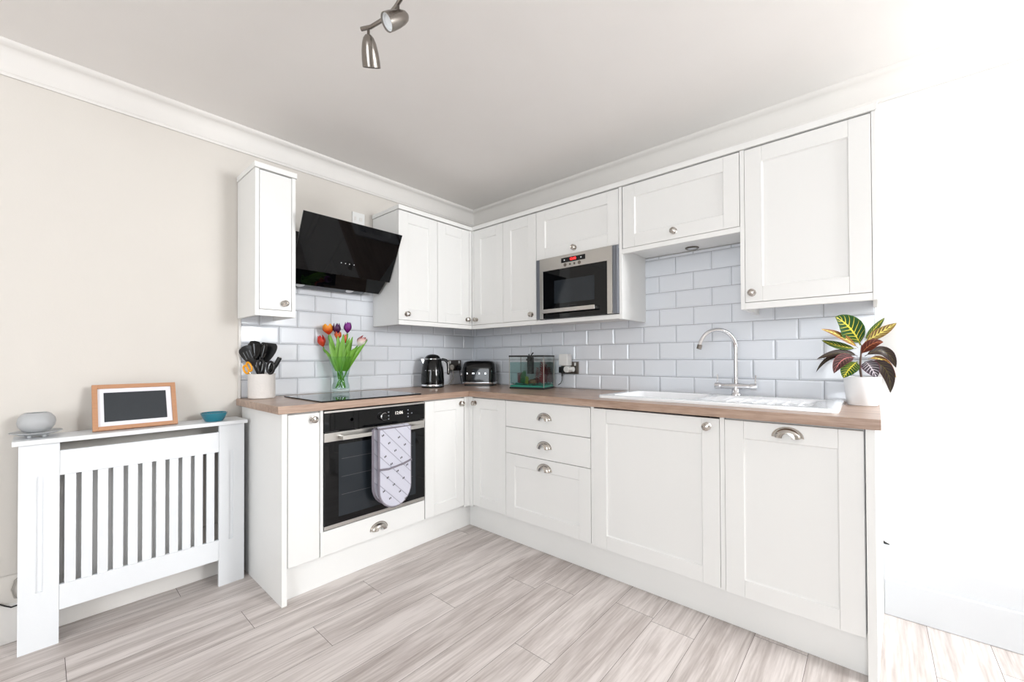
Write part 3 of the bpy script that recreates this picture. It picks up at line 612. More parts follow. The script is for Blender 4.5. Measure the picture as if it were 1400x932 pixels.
# ------------------------------------------------------------------ radiator and cover
c = thing('radiator', 'white panel radiator inside the slatted cover', 'radiator', (-2.15, -.07, .16))
mb = MB(); mb.box(-2.40, -1.945, -.105, -.045, .20, .735); mb.build('panel', 'radiator_white', c, bevel=.006)
mb = MB(); [mb.box(-2.385+.028*i, -2.371+.028*i, -.110, -.105, .23, .70) for i in range(16)]; mb.build('flutes', 'radiator_white', c, bevel=.002)
for x in (-2.37, -2.0): mb = MB(); mb.box(x, x+.02, -.09, -.002, .16, .22); mb.build('bracket', 'radiator_white', c)
c = thing('radiator_cover', 'white slatted radiator cover standing against the left wall', 'radiator cover', (-2.136, -.09, 0))
mb = MB(); mb.box(-2.518, -1.754, -.185, -.001, .797, .815); mb.build('shelf', 'cover_white', c, bevel=.002)
yf = -.165
for a, b, g in ((-2.502, -2.397, -2.4485), (-1.871, -1.764, -1.8205)):
    mb = MB(); mb.box(a, b, yf+.005, yf+.018, 0, .7965)
    mb.box(a, g-.009, yf, yf+.0049, 0, .7965); mb.box(g+.009, b, yf, yf+.0049, 0, .7965); mb.box(g-.009, g+.009, yf, yf+.0049, 0, .222); mb.box(g-.009, g+.009, yf, yf+.0049, .668, .7965)
    bmesh.ops.remove_doubles(mb.b, verts=mb.b.verts, dist=1e-5); mb.build('pillar', 'cover_white', c, smooth=False)
    mb = MB(); e = a if a < -2.4 else b-.016; mb.box(e, e+.016, yf+.0185, -.022, 0, .7965); mb.build('side_panel', 'cover_white', c)
mb = MB(); mb.box(-2.3965, -1.8715, yf+.001, yf+.017, .664, .762); mb.build('top_rail', 'cover_white', c, bevel=.001)
mb = MB(); mb.box(-2.3965, -1.8715, yf+.001, yf+.017, .130, .229); mb.build('bottom_rail', 'cover_white', c, bevel=.001)
mb = MB(); mb.box(-2.383, -2.352, yf+.004, yf+.014, .2295, .6635); s0 = mb.build('slat', 'cover_white', c)
for k in range(1, 11):
    s1 = s0.copy(); COL.objects.link(s1); s1.location = (.0463*k, 0, 0)

# ------------------------------------------------------------------ things on the cover
c = thing('picture_frame', 'wooden frame with white mount and dark screen leaning on the wall', 'picture frame', (-2.165, -.12, .816))
tilt = math.atan2(.075, .198); Mx = Matrix.Rotation(-tilt, 4, 'X')
W2, HH = .14, .205
def fr_part(name, m, boxes, par, bev=.001):
    mb = MB(); [mb.box(*b) for b in boxes]; mb.move(Mx); return part(mb, name, m, par, bevel=bev)
fo = fr_part('frame', 'frame_wood', [(-W2, -W2+.017, -.018, 0, 0, HH), (W2-.017, W2, -.018, 0, 0, HH), (-W2+.017, W2-.017, -.018, 0, 0, .017), (-W2+.017, W2-.017, -.018, 0, HH-.017, HH)], c)
fr_part('mount', 'mount_white', [(-W2+.0172, W2-.0172, -.010, -.003, .0172, HH-.0172)], c, 0)
fr_part('screen', 'screen_dark', [(-W2+.036, W2-.036, -.0115, -.010, .037, HH-.036)], c, 0)
c = thing('dish', 'small teal glazed dish at the right end of the radiator cover', 'dish', (-1.882, -.12, .8155))
mb = MB(); mb.lathe([(.0001, .001), (.034, .001), (.037, .0), (.047, .016), (.0545, .036), (.056, .043), (.0535, .043), (.045, .018), (.036, .006), (.0001, .005)], (0,0,0), 40); part(mb, 'dish_body', 'teal_glaze', c, ang=50)
c = thing('glass_dish', 'thin glass saucer on little feet under the frosted bowl', 'dish', (-2.458, -.088, .8155))
mb = MB(); mb.lathe([(.0001, .012), (.045, .012), (.070, .021), (.071, .024), (.045, .016), (.0001, .016)], (0,0,0), 40); part(mb, 'saucer', 'frosted', c)
for a in (0.6, 2.5, 4.1, 5.4):
    mb = MB(); mb.ball((.032*math.cos(a), .032*math.sin(a), .0065), .0065, 10); part(mb, 'foot', 'frosted', c)
c = thing('frosted_bowl', 'frosted glass globe bowl at the left end of the radiator cover', 'bowl', (-2.458, -.088, .832))
mb = MB(); mb.lathe([(.0001, 0), (.02, .001), (.037, .010), (.049, .028), (.052, .045), (.049, .062), (.040, .075), (.031, .081), (.029, .080), (.036, .074), (.045, .060), (.048, .045), (.045, .029), (.034, .013), (.0001, .004)], (0,0,0), 40); part(mb, 'bowl', 'frosted', c, ang=60)

# ------------------------------------------------------------------ utensil jar
jx, jy = -1.662, -.092
c = thing('utensil_jar', 'textured cream jar of utensils on the left worktop', 'jar', (jx, jy, .9105))
mb = MB(); mb.lathe([(.0001, 0), (.058, 0), (.063, .004), (.0645, .01), (.0645, .124), (.066, .127), (.0665, .133), (.064, .134), (.061, .130), (.061, .012), (.0001, .008)], (0,0,0), 48); part(mb, 'jar_body', 'jar_cream', c, ang=50)
UG = 'kitchen utensils standing in the cream jar'
def utensil(name, label, cat, base, tip, parts):
    """parts(mb builder, local frame) - local z runs from the jar floor to the tip"""
    b, t = Vector(base), Vector(tip); L = (t-b).length
    o = thing(name, label, cat, b, group=UG); q = (t-b).to_track_quat('Z', 'Y')
    view = Vector((-.76, -.65, 0)); z = (t-b).normalized(); yv = (view-z*view.dot(z)).normalized(); xv = yv.cross(z)*1
    M = Matrix((xv, -yv, z)).transposed().to_4x4()
    for nm, m, fn in parts:
        mb = MB(); fn(mb, L); mb.move(M); part(mb, nm, m, o, ang=45)
    return o
def shaft(r, frac): return lambda mb, L: mb.tube([(0,0,.0), (0,0,L*frac)], r, 10)
def blade(w, h, t, top=.5, slots=0, curve=0):
    def f(mb, L):
        n = 10; F = []; 
        for i in range(n+1):
            v = i/n; ww = w*(.25+.75*math.sin(min(1, v*1.25)*PI/2)) if v < .8 else w*(1 if top >= 1 else math.sqrt(max(.02, 1-((v-.8)/.2)**2*(1-top**2))))
            F.append([( ww/2*u, curve*(1-u*u)-t/2, L-h+h*v) for u in (-1, -.5, 0, .5, 1)])
        mb.grid(F); mb.grid([[(x, y+t, z) for x, y, z in r] for r in F]); 
        edge = [r[0] for r in F]+[r[-1] for r in F[::-1]]
        mb.grid([edge+[edge[0]], [(x, y+t, z) for x, y, z in edge+[edge[0]]]])
        if slots:
            mb.mi = 0
    return f
def slotmarks(w, h):
    def f(mb, L):
        for x in (-.016, 0, .016): mb.tube([(x, -.006, L-h*.72), (x*1.1, -.0065, L-h*.3)], .0022, 6)
    return f
fl = .925
utensil('slotted_spoon', 'black slotted spoon, leftmost in the utensil jar', 'utensil', (jx+.03, jy-.01, fl), (jx-.072, jy+.035, 1.195), [('handle', 'black_plastic', shaft(.006, .72)), ('bowl', 'black_plastic', blade(.085, .115, .004, .3, curve=-.006)), ('slots', 'grey_panel', slotmarks(.07, .1))])
utensil('ladle', 'tall black ladle standing behind the others in the utensil jar', 'utensil', (jx+.01, jy-.02, fl), (jx-.035, jy+.02, 1.222), [('handle', 'black_plastic', shaft(.006, .72)), ('bowl', 'black_gloss', blade(.07, .105, .006, .3, curve=-.018))])
utensil('spatula', 'broad black turner at the back right of the utensil jar', 'utensil', (jx-.02, jy-.01, fl), (jx+.035, jy-.005, 1.213), [('handle', 'black_plastic', shaft(.006, .62)), ('blade', 'black_plastic', blade(.098, .11, .003, .75))])
utensil('serving_spoon', 'narrow black spoon beside the turner in the utensil jar', 'utensil', (jx-.03, jy, fl), (jx+.008, jy-.025, 1.208), [('handle', 'black_plastic', shaft(.005, .68)), ('bowl', 'black_gloss', blade(.04, .1, .004, .4, curve=-.01))])
def ring(cx, cz, rx, rz, r=.0048):
    def f(mb, L):
        p = [(cx+rx*math.cos(2*PI*i/20), 0, L+cz+rz*math.sin(2*PI*i/20)) for i in range(21)]; mb.tube(p, r, 8, caps=False)
    return f
utensil('scissors', 'orange-handled scissors at the front left of the utensil jar', 'scissors', (jx-.02, jy-.03, fl), (jx-.062, jy-.015, 1.055), [('handle', 'orange_plastic', lambda mb, L: (ring(-.009, .028, .011, .024, .005)(mb, L), ring(.012, .018, .012, .022, .005)(mb, L))), ('blades', 'steel', shaft(.004, 1.0))])
utensil('scissors', 'black-handled scissors at the front centre of the utensil jar', 'scissors', (jx, jy-.045, fl), (jx+.0, jy-.058, 1.05), [('handle', 'black_plastic', lambda mb, L: (ring(-.026, .03, .019, .032, .0062)(mb, L), ring(.026, .034, .017, .036, .0062)(mb, L))), ('blades', 'steel', shaft(.005, 1.05))])
utensil('peeler', 'thick black-handled peeler leaning right in the utensil jar', 'utensil', (jx-.02, jy-.02, fl), (jx+.072, jy-.052, 1.132), [('handle', 'black_plastic', lambda mb, L: mb.tube([(0,0,0), (0,0,L*.6), (0,0,L*.8), (0,0,L)], [.005, .006, .012, .0115], 10)), ('cap', 'steel', lambda mb, L: mb.tube([(0,0,L), (0,0,L+.004)], .008, 10))])
utensil('masher', 'black utensil handle leaning at the right rim of the utensil jar', 'utensil', (jx+.0, jy-.03, fl), (jx+.040, jy-.048, 1.105), [('handle', 'black_gloss', lambda mb, L: mb.tube([(0,0,0), (0,0,L*.7), (0,0,L*.85), (0,0,L)], [.005, .01, .013, .010], 10))])

# ------------------------------------------------------------------ tulips in a glass vase
vx, vy = -1.243, -.135
c = thing('vase', 'clear flared glass vase of water standing on the hob', 'vase', (vx, vy, .9175))
VP = [(.0001, 0), (.047, 0), (.05, .004), (.052, .022), (.05, .045), (.043, .065), (.042, .085), (.050, .13), (.062, .175), (.071, .218)]
mb = MB(); mb.lathe(VP+[(.069, .218), (.060, .175), (.048, .13), (.040, .085), (.041, .065), (.047, .045), (.048, .024), (.0001, .016)], (0,0,0), 40, caps=False); part(mb, 'vase_body', 'vase_glass', c, ang=60)
mb = MB(); mb.tube([(.070*math.cos(2*PI*i/40), .070*math.sin(2*PI*i/40), .218) for i in range(41)], .0022, 8, caps=False); part(mb, 'rim', 'vase_glass', c)
mb = MB(); mb.lathe([(.0001, .0165), (.0465, .0245), (.0465, .045), (.0405, .065), (.0395, .085), (.0455, .12), (.0001, .12)], (0,0,0), 32, caps=False); part(mb, 'water', 'water', c, ang=60)
TG = 'tulips in the glass vase'
R0 = Vector((math.sin(YAW), -math.cos(YAW), 0))
def flower(o, p, ax, r, h, m, opened=0.0):
    r, h = r*1.28, h*1.2
    """six petals round a bud; built as one mesh in the thing's local frame"""
    mb = MB(); q = Vector(ax).to_track_quat('Z', 'Y').to_matrix()
    for k in range(6):
        a0 = k*PI/3+(.2 if k % 2 else 0); rs = 1.0 if k % 2 else .9; rows = []
        for i in range(8):
            v = i/7; rad = r*rs*(math.sin(min(1, v*1.5)*PI/2)*(1-.42*max(0, v-.4)/.6*(1-opened))+opened*v*.25); half = .62*math.sin(PI*min(.97, v*.9+.08))**.6
            rows.append([q @ Vector((rad*math.cos(a0+u*half), rad*math.sin(a0+u*half), h*v+.004*(1-u*u))) + Vector(p) for u in (-1, -.5, 0, .5, 1)])
        mb.grid(rows)
    part(mb, 'flower', m, o, ang=80)
def tulip_leaf(o, base, mid, tip, w, seed):
    b, m, t = Vector(base), Vector(mid), Vector(tip); rows = []; n = 14
    nv = Vector((-.76, -.65, .1)).normalized()
    rnd = random.Random(seed); tw = rnd.uniform(-.8, .8)
    for i in range(n+1):
        v = i/n; p = b*(1-v)**2+m*2*v*(1-v)+t*v*v; tg = ((m-b)*(1-v)+(t-m)*v).normalized(); sd = tg.cross(nv).normalized(); nn = sd.cross(tg)
        sd = (sd*math.cos(tw*v)+nn*math.sin(tw*v)); ww = w*max(.04, math.sin(PI*min(1, v*.82+.16))**.8)
        rows.append([p+sd*ww*u+nn*(.35*ww*abs(u)) for u in (-1, -.5, 0, .5, 1)])
    mb = MB(); mb.grid(rows); part(mb, 'leaf', 'tulip_leaf', o, ang=80)
tul = [('red', 'petal_red', 'red tulip, lowest and leftmost in the vase', (448.3,467.8), .022, .06, (-.25,.1,1), 0),
 ('or', 'petal_orange', 'wide-open orange and yellow tulip at the upper left', (459,451.7), .027, .055, (-.1,0,1), .55),
 ('plum', 'petal_plum', 'dark plum tulip at the top centre of the bunch', (471,451), .021, .055, (0,0,1), .15),
 ('rust', 'petal_rust', 'small rust-orange tulip just below the plum one', (471.4,460.5), .018, .04, (.05,0,1), .3),
 ('coral', 'petal_coral', 'small closed coral tulip below the purple one', (481.2,464.6), .014, .048, (.05,-.05,1), 0),
 ('pur', 'petal_purple', 'bright purple tulip, highest of the bunch', (485.6,449.2), .0205, .056, (.03,-.03,1), .1),
 ('white', 'petal_white', 'white and crimson tulip leaning out to the right', (502.7,467.2), .025, .056, (.45,-.5,.8), 0)]
heads = {'red': (-1.3166, -.0424, 1.226), 'or': (-1.2905, -.071, 1.299), 'plum': (-1.257, -.110, 1.303), 'rust': (-1.253, -.118, 1.262), 'coral': (-1.222, -.147, 1.240), 'pur': (-1.213, -.161, 1.309), 'white': (-1.16, -.22, 1.226)}
VT = Vector((vx, vy, .9175))
for i, (k, m, lab, px, r, h, ax, op) in enumerate(tul):
    o = thing('tulip', lab+' on the hob' if False else lab, 'tulip', (vx, vy, .94), group=TG); O = Vector((vx, vy, .94)); hd = Vector(heads[k])-O
    ax = Vector(ax).normalized(); fb = hd-ax*h*.5; a = -2.4*i; side = Vector((fb.x, fb.y, 0)); 
    foot = Vector((-.55*side.x+.018*math.cos(a), -.55*side.y+.018*math.sin(a), .004)); foot = Vector((foot.x, foot.y, 0)).normalized()*min(.028, Vector((foot.x, foot.y, 0)).length)+Vector((0,0,.006))
    neck = Vector((side.x*.12+.014*math.cos(a+1), side.y*.12+.014*math.sin(a+1), .085))
    rim = Vector((side.x*.55, side.y*.55, .2))
    pts = []
    ctl = [foot, neck, rim, fb-ax*.03, fb]
    for s_ in range(4):
        p0, p1, p2, p3 = ctl[max(0, s_-1)], ctl[s_], ctl[s_+1], ctl[min(4, s_+2)]
        for t in [j/5 for j in range(5)]:
            pts.append(.5*((2*p1)+(-p0+p2)*t+(2*p0-5*p1+4*p2-p3)*t*t+(-p0+3*p1-3*p2+p3)*t**3))
    pts.append(fb); mb = MB(); mb.tube(pts, .0042, 8); part(mb, 'stem', 'stem_green', o)
    flower(o, fb, ax, r, h, m, op)
    lr = {'red': [(-.075, .05, .215), (-.055, .02, .25)], 'or': [(-.045, .03, .30), (-.015, .0, .29)], 'plum': [(.005, -.02, .30)], 'rust': [(-.01, .01, .255), (.02, -.03, .235)], 'coral': [(.035, -.03, .28), (.03, -.05, .25)], 'pur': [(.045, -.045, .285)], 'white': [(.10, -.105, .265), (.075, -.075, .23), (.05, -.07, .215)]}[k]
    for j, t in enumerate(lr):
        t = Vector(t); t.z += .035; t.x *= 1.12; t.y *= 1.12; tulip_leaf(o, (t.x*.22, t.y*.22, .11), (t.x*.5, t.y*.5, .2), t, .0135+.0035*((i+j) % 3), i*7+j)

# ------------------------------------------------------------------ kettle
c = thing('kettle', 'black retro kettle with chrome base left of the toaster', 'kettle', (-.552, -.142, .9105), math.radians(-48))
# local x = picture right, local y = away from the camera
mb = MB(); mb.lathe([(.0001, .0), (.080, .0), (.082, .004), (.082, .010), (.0001, .010)], (0,0,0), 40); part(mb, 'power_base', 'black_plastic', c)
mb = MB(); mb.lathe([(.080, .011), (.0845, .013), (.0845, .022), (.082, .026), (.0001, .026)], (0,0,0), 40); part(mb, 'base_ring', 'chrome', c)
BP = [(.0835, .0265), (.0845, .05), (.082, .10), (.076, .15), (.066, .19), (.058, .208)]
mb = MB(); mb.lathe(BP, (0,0,0), 48); kb = part(mb, 'body', 'black_gloss', c, ang=50)
mb = MB(); mb.lathe([(.0585, .2082), (.0595, .2085), (.0595, .2125), (.0575, .213)], (0,0,0), 40); part(mb, 'collar', 'chrome', c)
mb = MB(); mb.lathe([(.0575, .2132), (.053, .226), (.04, .238), (.02, .2445), (.0001, .246)], (0,0,0), 40); ld_ = part(mb, 'lid', 'black_gloss', c, ang=60)
mb = MB(); mb.prism([(-.060, -.016, .155), (-.060, .016, .155), (-.088, .012, .213), (-.090, 0, .216), (-.088, -.012, .213)], (.026, 0, .0)); part(mb, 'spout', 'chrome', c, bevel=.004)
mb = MB(); mb.tube([(.052, 0, .200), (.075, 0, .207), (.098, 0, .200), (.113, 0, .18), (.117, 0, .15), (.117, 0, .11), (.114, 0, .095)], [.009, .010, .011, .0115, .0115, .011, .009], 14); part(mb, 'handle', 'black_gloss', c)
mb = MB(); mb.tube([(.117, -.011, .19), (.121, -.011, .15), (.119, -.011, .105)], .003, 8); mb.box(.068, .08, -.008, .008, .02, .045); part(mb, 'handle_trim', 'chrome', c)
mb = MB()
for ch, a in (('S', -118), ('M', -96), ('E', -74), ('G', -52)):
    A = math.radians(a); r = .0775; M = Matrix.Translation((r*math.cos(A), r*math.sin(A), .123)) @ Matrix.Rotation(A+PI/2, 4, 'Z') @ Matrix.Rotation(PI/2, 4, 'X') @ Matrix.Scale(1.35, 4, (1,0,0)); mb.text(ch, .016, M, .0015)
part(mb, 'lettering', 'chrome', kb, smooth=False)
# ------------------------------------------------------------------ toaster
c = thing('toaster', 'black retro toaster with chrome base in the worktop corner', 'toaster', (-.165, -.245, .9105), math.radians(-56))
def rrect(w, d, r, n=6):
    return [(cx+r*math.cos(a0+PI/2*i/n), cy+r*math.sin(a0+PI/2*i/n)) for cx, cy, a0 in ((w/2-r, d/2-r, 0), (-w/2+r, d/2-r, PI/2), (-w/2+r, -d/2+r, PI), (w/2-r, -d/2+r, 1.5*PI)) for i in range(n+1)]
def loft(mb, levels):
    vs = mb.grid([[(x, y, z) for x, y in rrect(w, d, r)] for w, d, r, z in levels], True); mb.b.faces.new(vs[0]); mb.b.faces.new(vs[-1])
mb = MB(); loft(mb, [(.235, .150, .03, 0), (.235, .150, .03, .013)]); part(mb, 'foot', 'black_plastic', c)
mb = MB(); loft(mb, [(.262, .178, .045, .013), (.268, .182, .045, .017), (.268, .182, .045, .028), (.264, .178, .045, .030)]); part(mb, 'base_ring', 'chrome', c)
mb = MB(); loft(mb, [(.264, .178, .045, .0305), (.264, .178, .045, .10), (.260, .172, .045, .140), (.250, .160, .045, .168), (.230, .140, .045, .185), (.19, .105, .04, .193)]); tb = part(mb, 'body', 'black_gloss', c, ang=50)
mb = MB(); mb.box(-.075, .075, -.036, -.010, .1925, .1945); mb.box(-.075, .075, .010, .036, .1925, .1945); part(mb, 'slots', 'dark_gap', tb)
mb = MB(); mb.box(-.139, -.128, -.012, .012, .062, .15); part(mb, 'lever_track', 'chrome', tb); mb = MB(); mb.ball((-.150, 0, .085), .013, 14); mb.tube([(-.13, 0, .085), (-.145, 0, .085)], .005, 8); part(mb, 'lever', 'chrome', tb)
mb = MB()
for ch, x in zip('SMEG', (-.078, -.030, .018, .066)): mb.text(ch, .0175, Matrix.Translation((x-.005, -.0895, .096)) @ Matrix.Rotation(PI/2, 4, 'X') @ Matrix.Scale(1.35, 4, (1,0,0)), .001)
part(mb, 'lettering', 'chrome', tb, smooth=False)

# ------------------------------------------------------------------ sockets
def socket(label, run, u, z, plate, w=.146, h=.086):
    c = thing('wall_socket', label, 'socket', pt(run, u, .0085, z)); d = .0085
    mb = MB(); bx(mb, run, u-w/2, u+w/2, d, d+.008, z-h/2, z+h/2); p = mb.build('plate', plate, c, bevel=.0015)
    for s in (-1, 1):
        mb = MB(); bx(mb, run, u+s*w*.33-.006, u+s*w*.33+.006, d+.008, d+.012, z+h*.18, z+h*.42); mb.build('switch', 'white_plastic' if plate != 'white_plastic' else 'trim_white', p)
        mb = MB()
        for a, b in ((0, .008), (-.011, -.014), (.011, -.014)): bx(mb, run, u+s*w*.22+a-.003, u+s*w*.22+a+.003, d+.0082, d+.0087, z+b-.012, z+b-.004)
        mb.build('pin_holes', 'dark_gap', p)
    return c
socket('dark double wall socket behind the kettle', 'L', -.236, 1.068, 'dark_nickel')
socket('double wall socket right of the fish tank', 'S', -1.0, 1.055, 'dark_nickel')
c = thing('fused_switch', 'white fused switch on the wall above the hood', 'switch', (-1.055, -.001, 2.06))
mb = MB(); mb.box(-1.103, -1.017, -.010, -.0005, 2.02, 2.106); p = mb.build('plate', 'white_plastic', c, bevel=.002); mb = MB(); mb.box(-1.092, -1.078, -.014, -.0102, 2.05, 2.075); mb.build('switch', 'trim_white', p, bevel=.001); mb = MB(); mb.box(-1.055, -1.035, -.0125, -.0102, 2.05, 2.075); mb.build('fuse_holder', 'trim_white', p, bevel=.001)
c = thing('plug', 'grey kettle plug in the socket behind the kettle', 'plug', (-.275, -.017, 1.05))
mb = MB(); mb.lathe([(.022, -.0175), (.022, -.035), (.014, -.045), (.0001, -.046)], (-.275, 0, 1.052), 20, 'y'); pb = mb.build('plug_body', 'cable_grey', c)
mb = MB(); mb.tube([(-.275, -.04, 1.035), (-.272, -.045, 1.0), (-.28, -.05, .965), (-.31, -.06, .935), (-.36, -.08, .918), (-.42, -.10, .9155), (-.47, -.12, .9155)], .003, 8); mb.build('cord', 'cable_grey', c)
c = thing('plug', 'black plug in the right half of the corner socket', 'plug', (-.197, -.017, 1.05))
mb = MB(); mb.lathe([(.02, -.0175), (.02, -.034), (.012, -.04), (.0001, -.041)], (-.197, 0, 1.048), 20, 'y'); mb.build('plug_body', 'black_plastic', c)
mb = MB(); mb.tube([(-.197, -.034, 1.03), (-.197, -.04, 1.0), (-.195, -.05, .95), (-.20, -.07, .915)], .003, 8); mb.build('cord', 'cable_black', c)
c = thing('air_freshener', 'white plug-in air freshener in the tank-side socket', 'air freshener', (-.03, -.99, 1.02))
mb = MB(); mb.box(-.078, -.0175, -1.022, -.948, 1.070, 1.152); mb.build('cover', 'white_plastic', c, bevel=.006, bseg=3)
mb = MB(); mb.lathe([(.0001, -.062), (.020, -.062), (.023, -.058), (.023, -.018)], (0, -1.0, 1.045), 24, 'x'); mb.tube([(-.04, -1.0, 1.045), (-.04, -1.05, 1.045)], .017, 16); mb.build('plug_base', 'white_plastic', c)
c = thing('plug', 'black plug of the fish tank below the air freshener', 'plug', (-.03, -.955, 1.04))
mb = MB(); mb.box(-.055, -.0175, -.973, -.932, 1.018, 1.062); mb.build('plug_body', 'black_plastic', c, bevel=.004)
mb = MB(); mb.tube([(-.04, -.952, 1.02), (-.04, -.952, .995)], .005, 8); mb.tube([(-.04, -.952, .998), (-.045, -.954, .965), (-.055, -.95, .945), (-.07, -.94, .935)], .0028, 8); mb.build('cord', 'cable_black', c)

# ------------------------------------------------------------------ fish tank (local x along the front to the right, y away)
TA = math.radians(-77); TL = Vector((-.182, -.790, .9105))
c = thing('fish_tank', 'small glass fish tank with a black lid on the worktop', 'fish tank', TL, TA)
w2, d2, hh = .1335, .088, .235
mb = MB(); mb.box(-w2, w2, -d2, d2, 0, .012); part(mb, 'base', 'black_plastic', c, bevel=.002)
mb = MB(); t = .004
mb.box(-w2, w2, -d2, -d2+t, .0121, .222); mb.box(-w2, w2, d2-t, d2, .0121, .222); mb.box(-w2, -w2+t, -d2+t, d2-t, .0121, .222); mb.box(w2-t, w2, -d2+t, d2-t, .0121, .222); part(mb, 'glass', 'clear_glass', c, smooth=False)
mb = MB(); [mb.box(x-.0018, x+.0018, y-.0018, y+.0018, .0121, .222) for x in (-w2+.001, w2-.001) for y in (-d2+.001, d2-.001)]; part(mb, 'corner_seal', 'cable_grey', c)
mb = MB(); mb.box(-w2-.003, w2+.003, -d2-.003, d2+.003, .2225, .233); lid = part(mb, 'lid', 'black_plastic', c, bevel=.002)
mb = MB(); mb.tube([(-.02, -.0, .233), (-.022, 0, .243)], .004, 8); mb.tube([(-.005, 0, .2335), (.012, 0, .252)], [.003, .005], 8); part(mb, 'lid_fitting', 'black_plastic', lid)
mb = MB(); mb.box(-w2+t+.0002, w2-t-.0002, -d2+t+.0002, d2-t-.0002, .036, .185); part(mb, 'water', 'tank_water', c, smooth=False)
mb = MB(); mb.box(-.052, -.018, .03, .075, .10, .222); mb.box(-.04, -.005, -.01, .03, .196, .21); part(mb, 'filter', 'black_plastic', c, bevel=.003)
def intank(name, label, cat, x, y, rot=0):
    p = Matrix.Rotation(TA, 3, 'Z') @ Vector((x, y, 0)) + TL; return thing(name, label, cat, (p.x, p.y, TL.z), TA)
o = intank('gravel', 'teal gravel layer on the floor of the fish tank', 'gravel', 0, 0)
mb = MB(); n = 26; mb.grid([[(-w2+.006+(2*w2-.012)*i/n, -d2+.006+(2*d2-.012)*j/14, .030+.006*random.random()+(.004*math.sin(i*.7+j))) for i in range(n+1)] for j in range(15)])
mb.box(-w2+.006, w2-.006, -d2+.006, d2-.006, .0125, .0255); part(mb, 'gravel_bed', 'teal_gravel', o, smooth=False); o['kind'] = 'stuff'
def frond(mb, x, y, h, lean, n, s):
    mb.tube([(x, y, .03), (x+lean*.5, y, .03+h*.5), (x+lean, y, .03+h)], .0016, 6)
    for i in range(n):
        v = (i+1)/n; px, pz = x+lean*v, .03+h*v*.92
        for sg in (-1, 1):
            L = s*(1.2-v*.5); mb.poly([(px, y, pz), (px+sg*L*.5, y-.004, pz+L*.15), (px+sg*L, y-.002, pz+L*.75), (px+sg*L*.35, y+.003, pz+L*.45)])
def plant(name, label, m, x, y, stems, sc):
    o = intank(name, label, 'aquarium plant', x, y); mb = MB(); r = random.Random(hash(label) % 1000 if False else len(label))
    for i in range(stems): frond(mb, r.uniform(-.026, .026)*sc, r.uniform(-.014, .014), r.uniform(.8, 1.1)*.13*sc, r.uniform(-.012, .012), 8, .02*sc)
    part(mb, 'fronds', m, o, smooth=False); return o
plant('aquarium_plant', 'tall dark red plant at the right end inside the fish tank', 'dark_red_leaf', .088, -.03, 6, 1.12)
plant('aquarium_plant', 'tall dark red plant just behind the front right corner of the fish tank', 'dark_red_leaf', .105, .035, 6, 1.05)
plant('aquarium_plant', 'low pink plant at the left end inside the fish tank', 'pink_leaf', -.1, .01, 12, .55)
plant('aquarium_plant', 'green plant left of the black filter inside the fish tank', 'aqua_green', -.06, -.01, 9, .68)
plant('aquarium_plant', 'yellow-green plant at the front centre inside the fish tank', 'aqua_yellow', -.015, -.045, 8, .4)
o = intank('ornament_rock', 'brown rock ornament at the front centre inside the fish tank', 'rock', .02, -.04); mb = MB(); mb.ball((0, 0, .048), .02, 14, (1.3, .9, .9)); mb.ball((.022, .0, .043), .014, 12, (1.1, .9, 1))
for v in mb.b.verts: v.co += Vector((random.uniform(-1, 1), random.uniform(-1, 1), random.uniform(-1, 1)))*.002
part(mb, 'stone', 'rock', o)

for lb, x, y, r_ in (('dark rock in the rear left of the fish tank', -.085, .045, .022), ('dark rock behind the filter in the fish tank', .01, .05, .026), ('dark rock at the base of the red plants in the fish tank', .06, .02, .02)):
    o = intank('ornament_rock', lb, 'rock', x, y); mb = MB(); mb.ball((0, 0, .044), r_, 12, (1.5, .9, .9))
    for v in mb.b.verts: v.co += Vector((random.uniform(-1, 1), random.uniform(-1, 1), random.uniform(-1, 1)))*.0025
    part(mb, 'stone', 'dark_rock', o)

# ------------------------------------------------------------------ croton plant
px_, py_ = -.098, -2.592
c = thing('plant_pot', 'white tapered plant pot at the right end of the worktop', 'plant pot', (px_, py_, .9105))
mb = MB(); mb.lathe([(.0001, 0), (.051, 0), (.054, .003), (.0655, .118), (.066, .124), (.063, .125), (.061, .118), (.058, .10)], (0,0,0), 48, caps=False); part(mb, 'pot_body', 'pot_white', c, ang=50)
mb = MB(); mb.lathe([(.0578, .102), (.04, .106), (.0001, .107)], (0,0,0), 24, caps=False); part(mb, 'soil', 'soil', c)
c = thing('croton_plant', 'croton with green, yellow and dark red leaves in the white pot', 'potted plant', (px_, py_, 1.016))
sh_ = Vector((0, 0, 0))
mb = MB(); mb.tube([(px_, py_, 1.012), (-.0924, -2.5849, 1.07), (-.0906, -2.5877, 1.117), (-.0877, -2.5917, 1.175)], [.0045, .004, .0035, .002], 8); mb.build('stem', 'stem_brown', c)
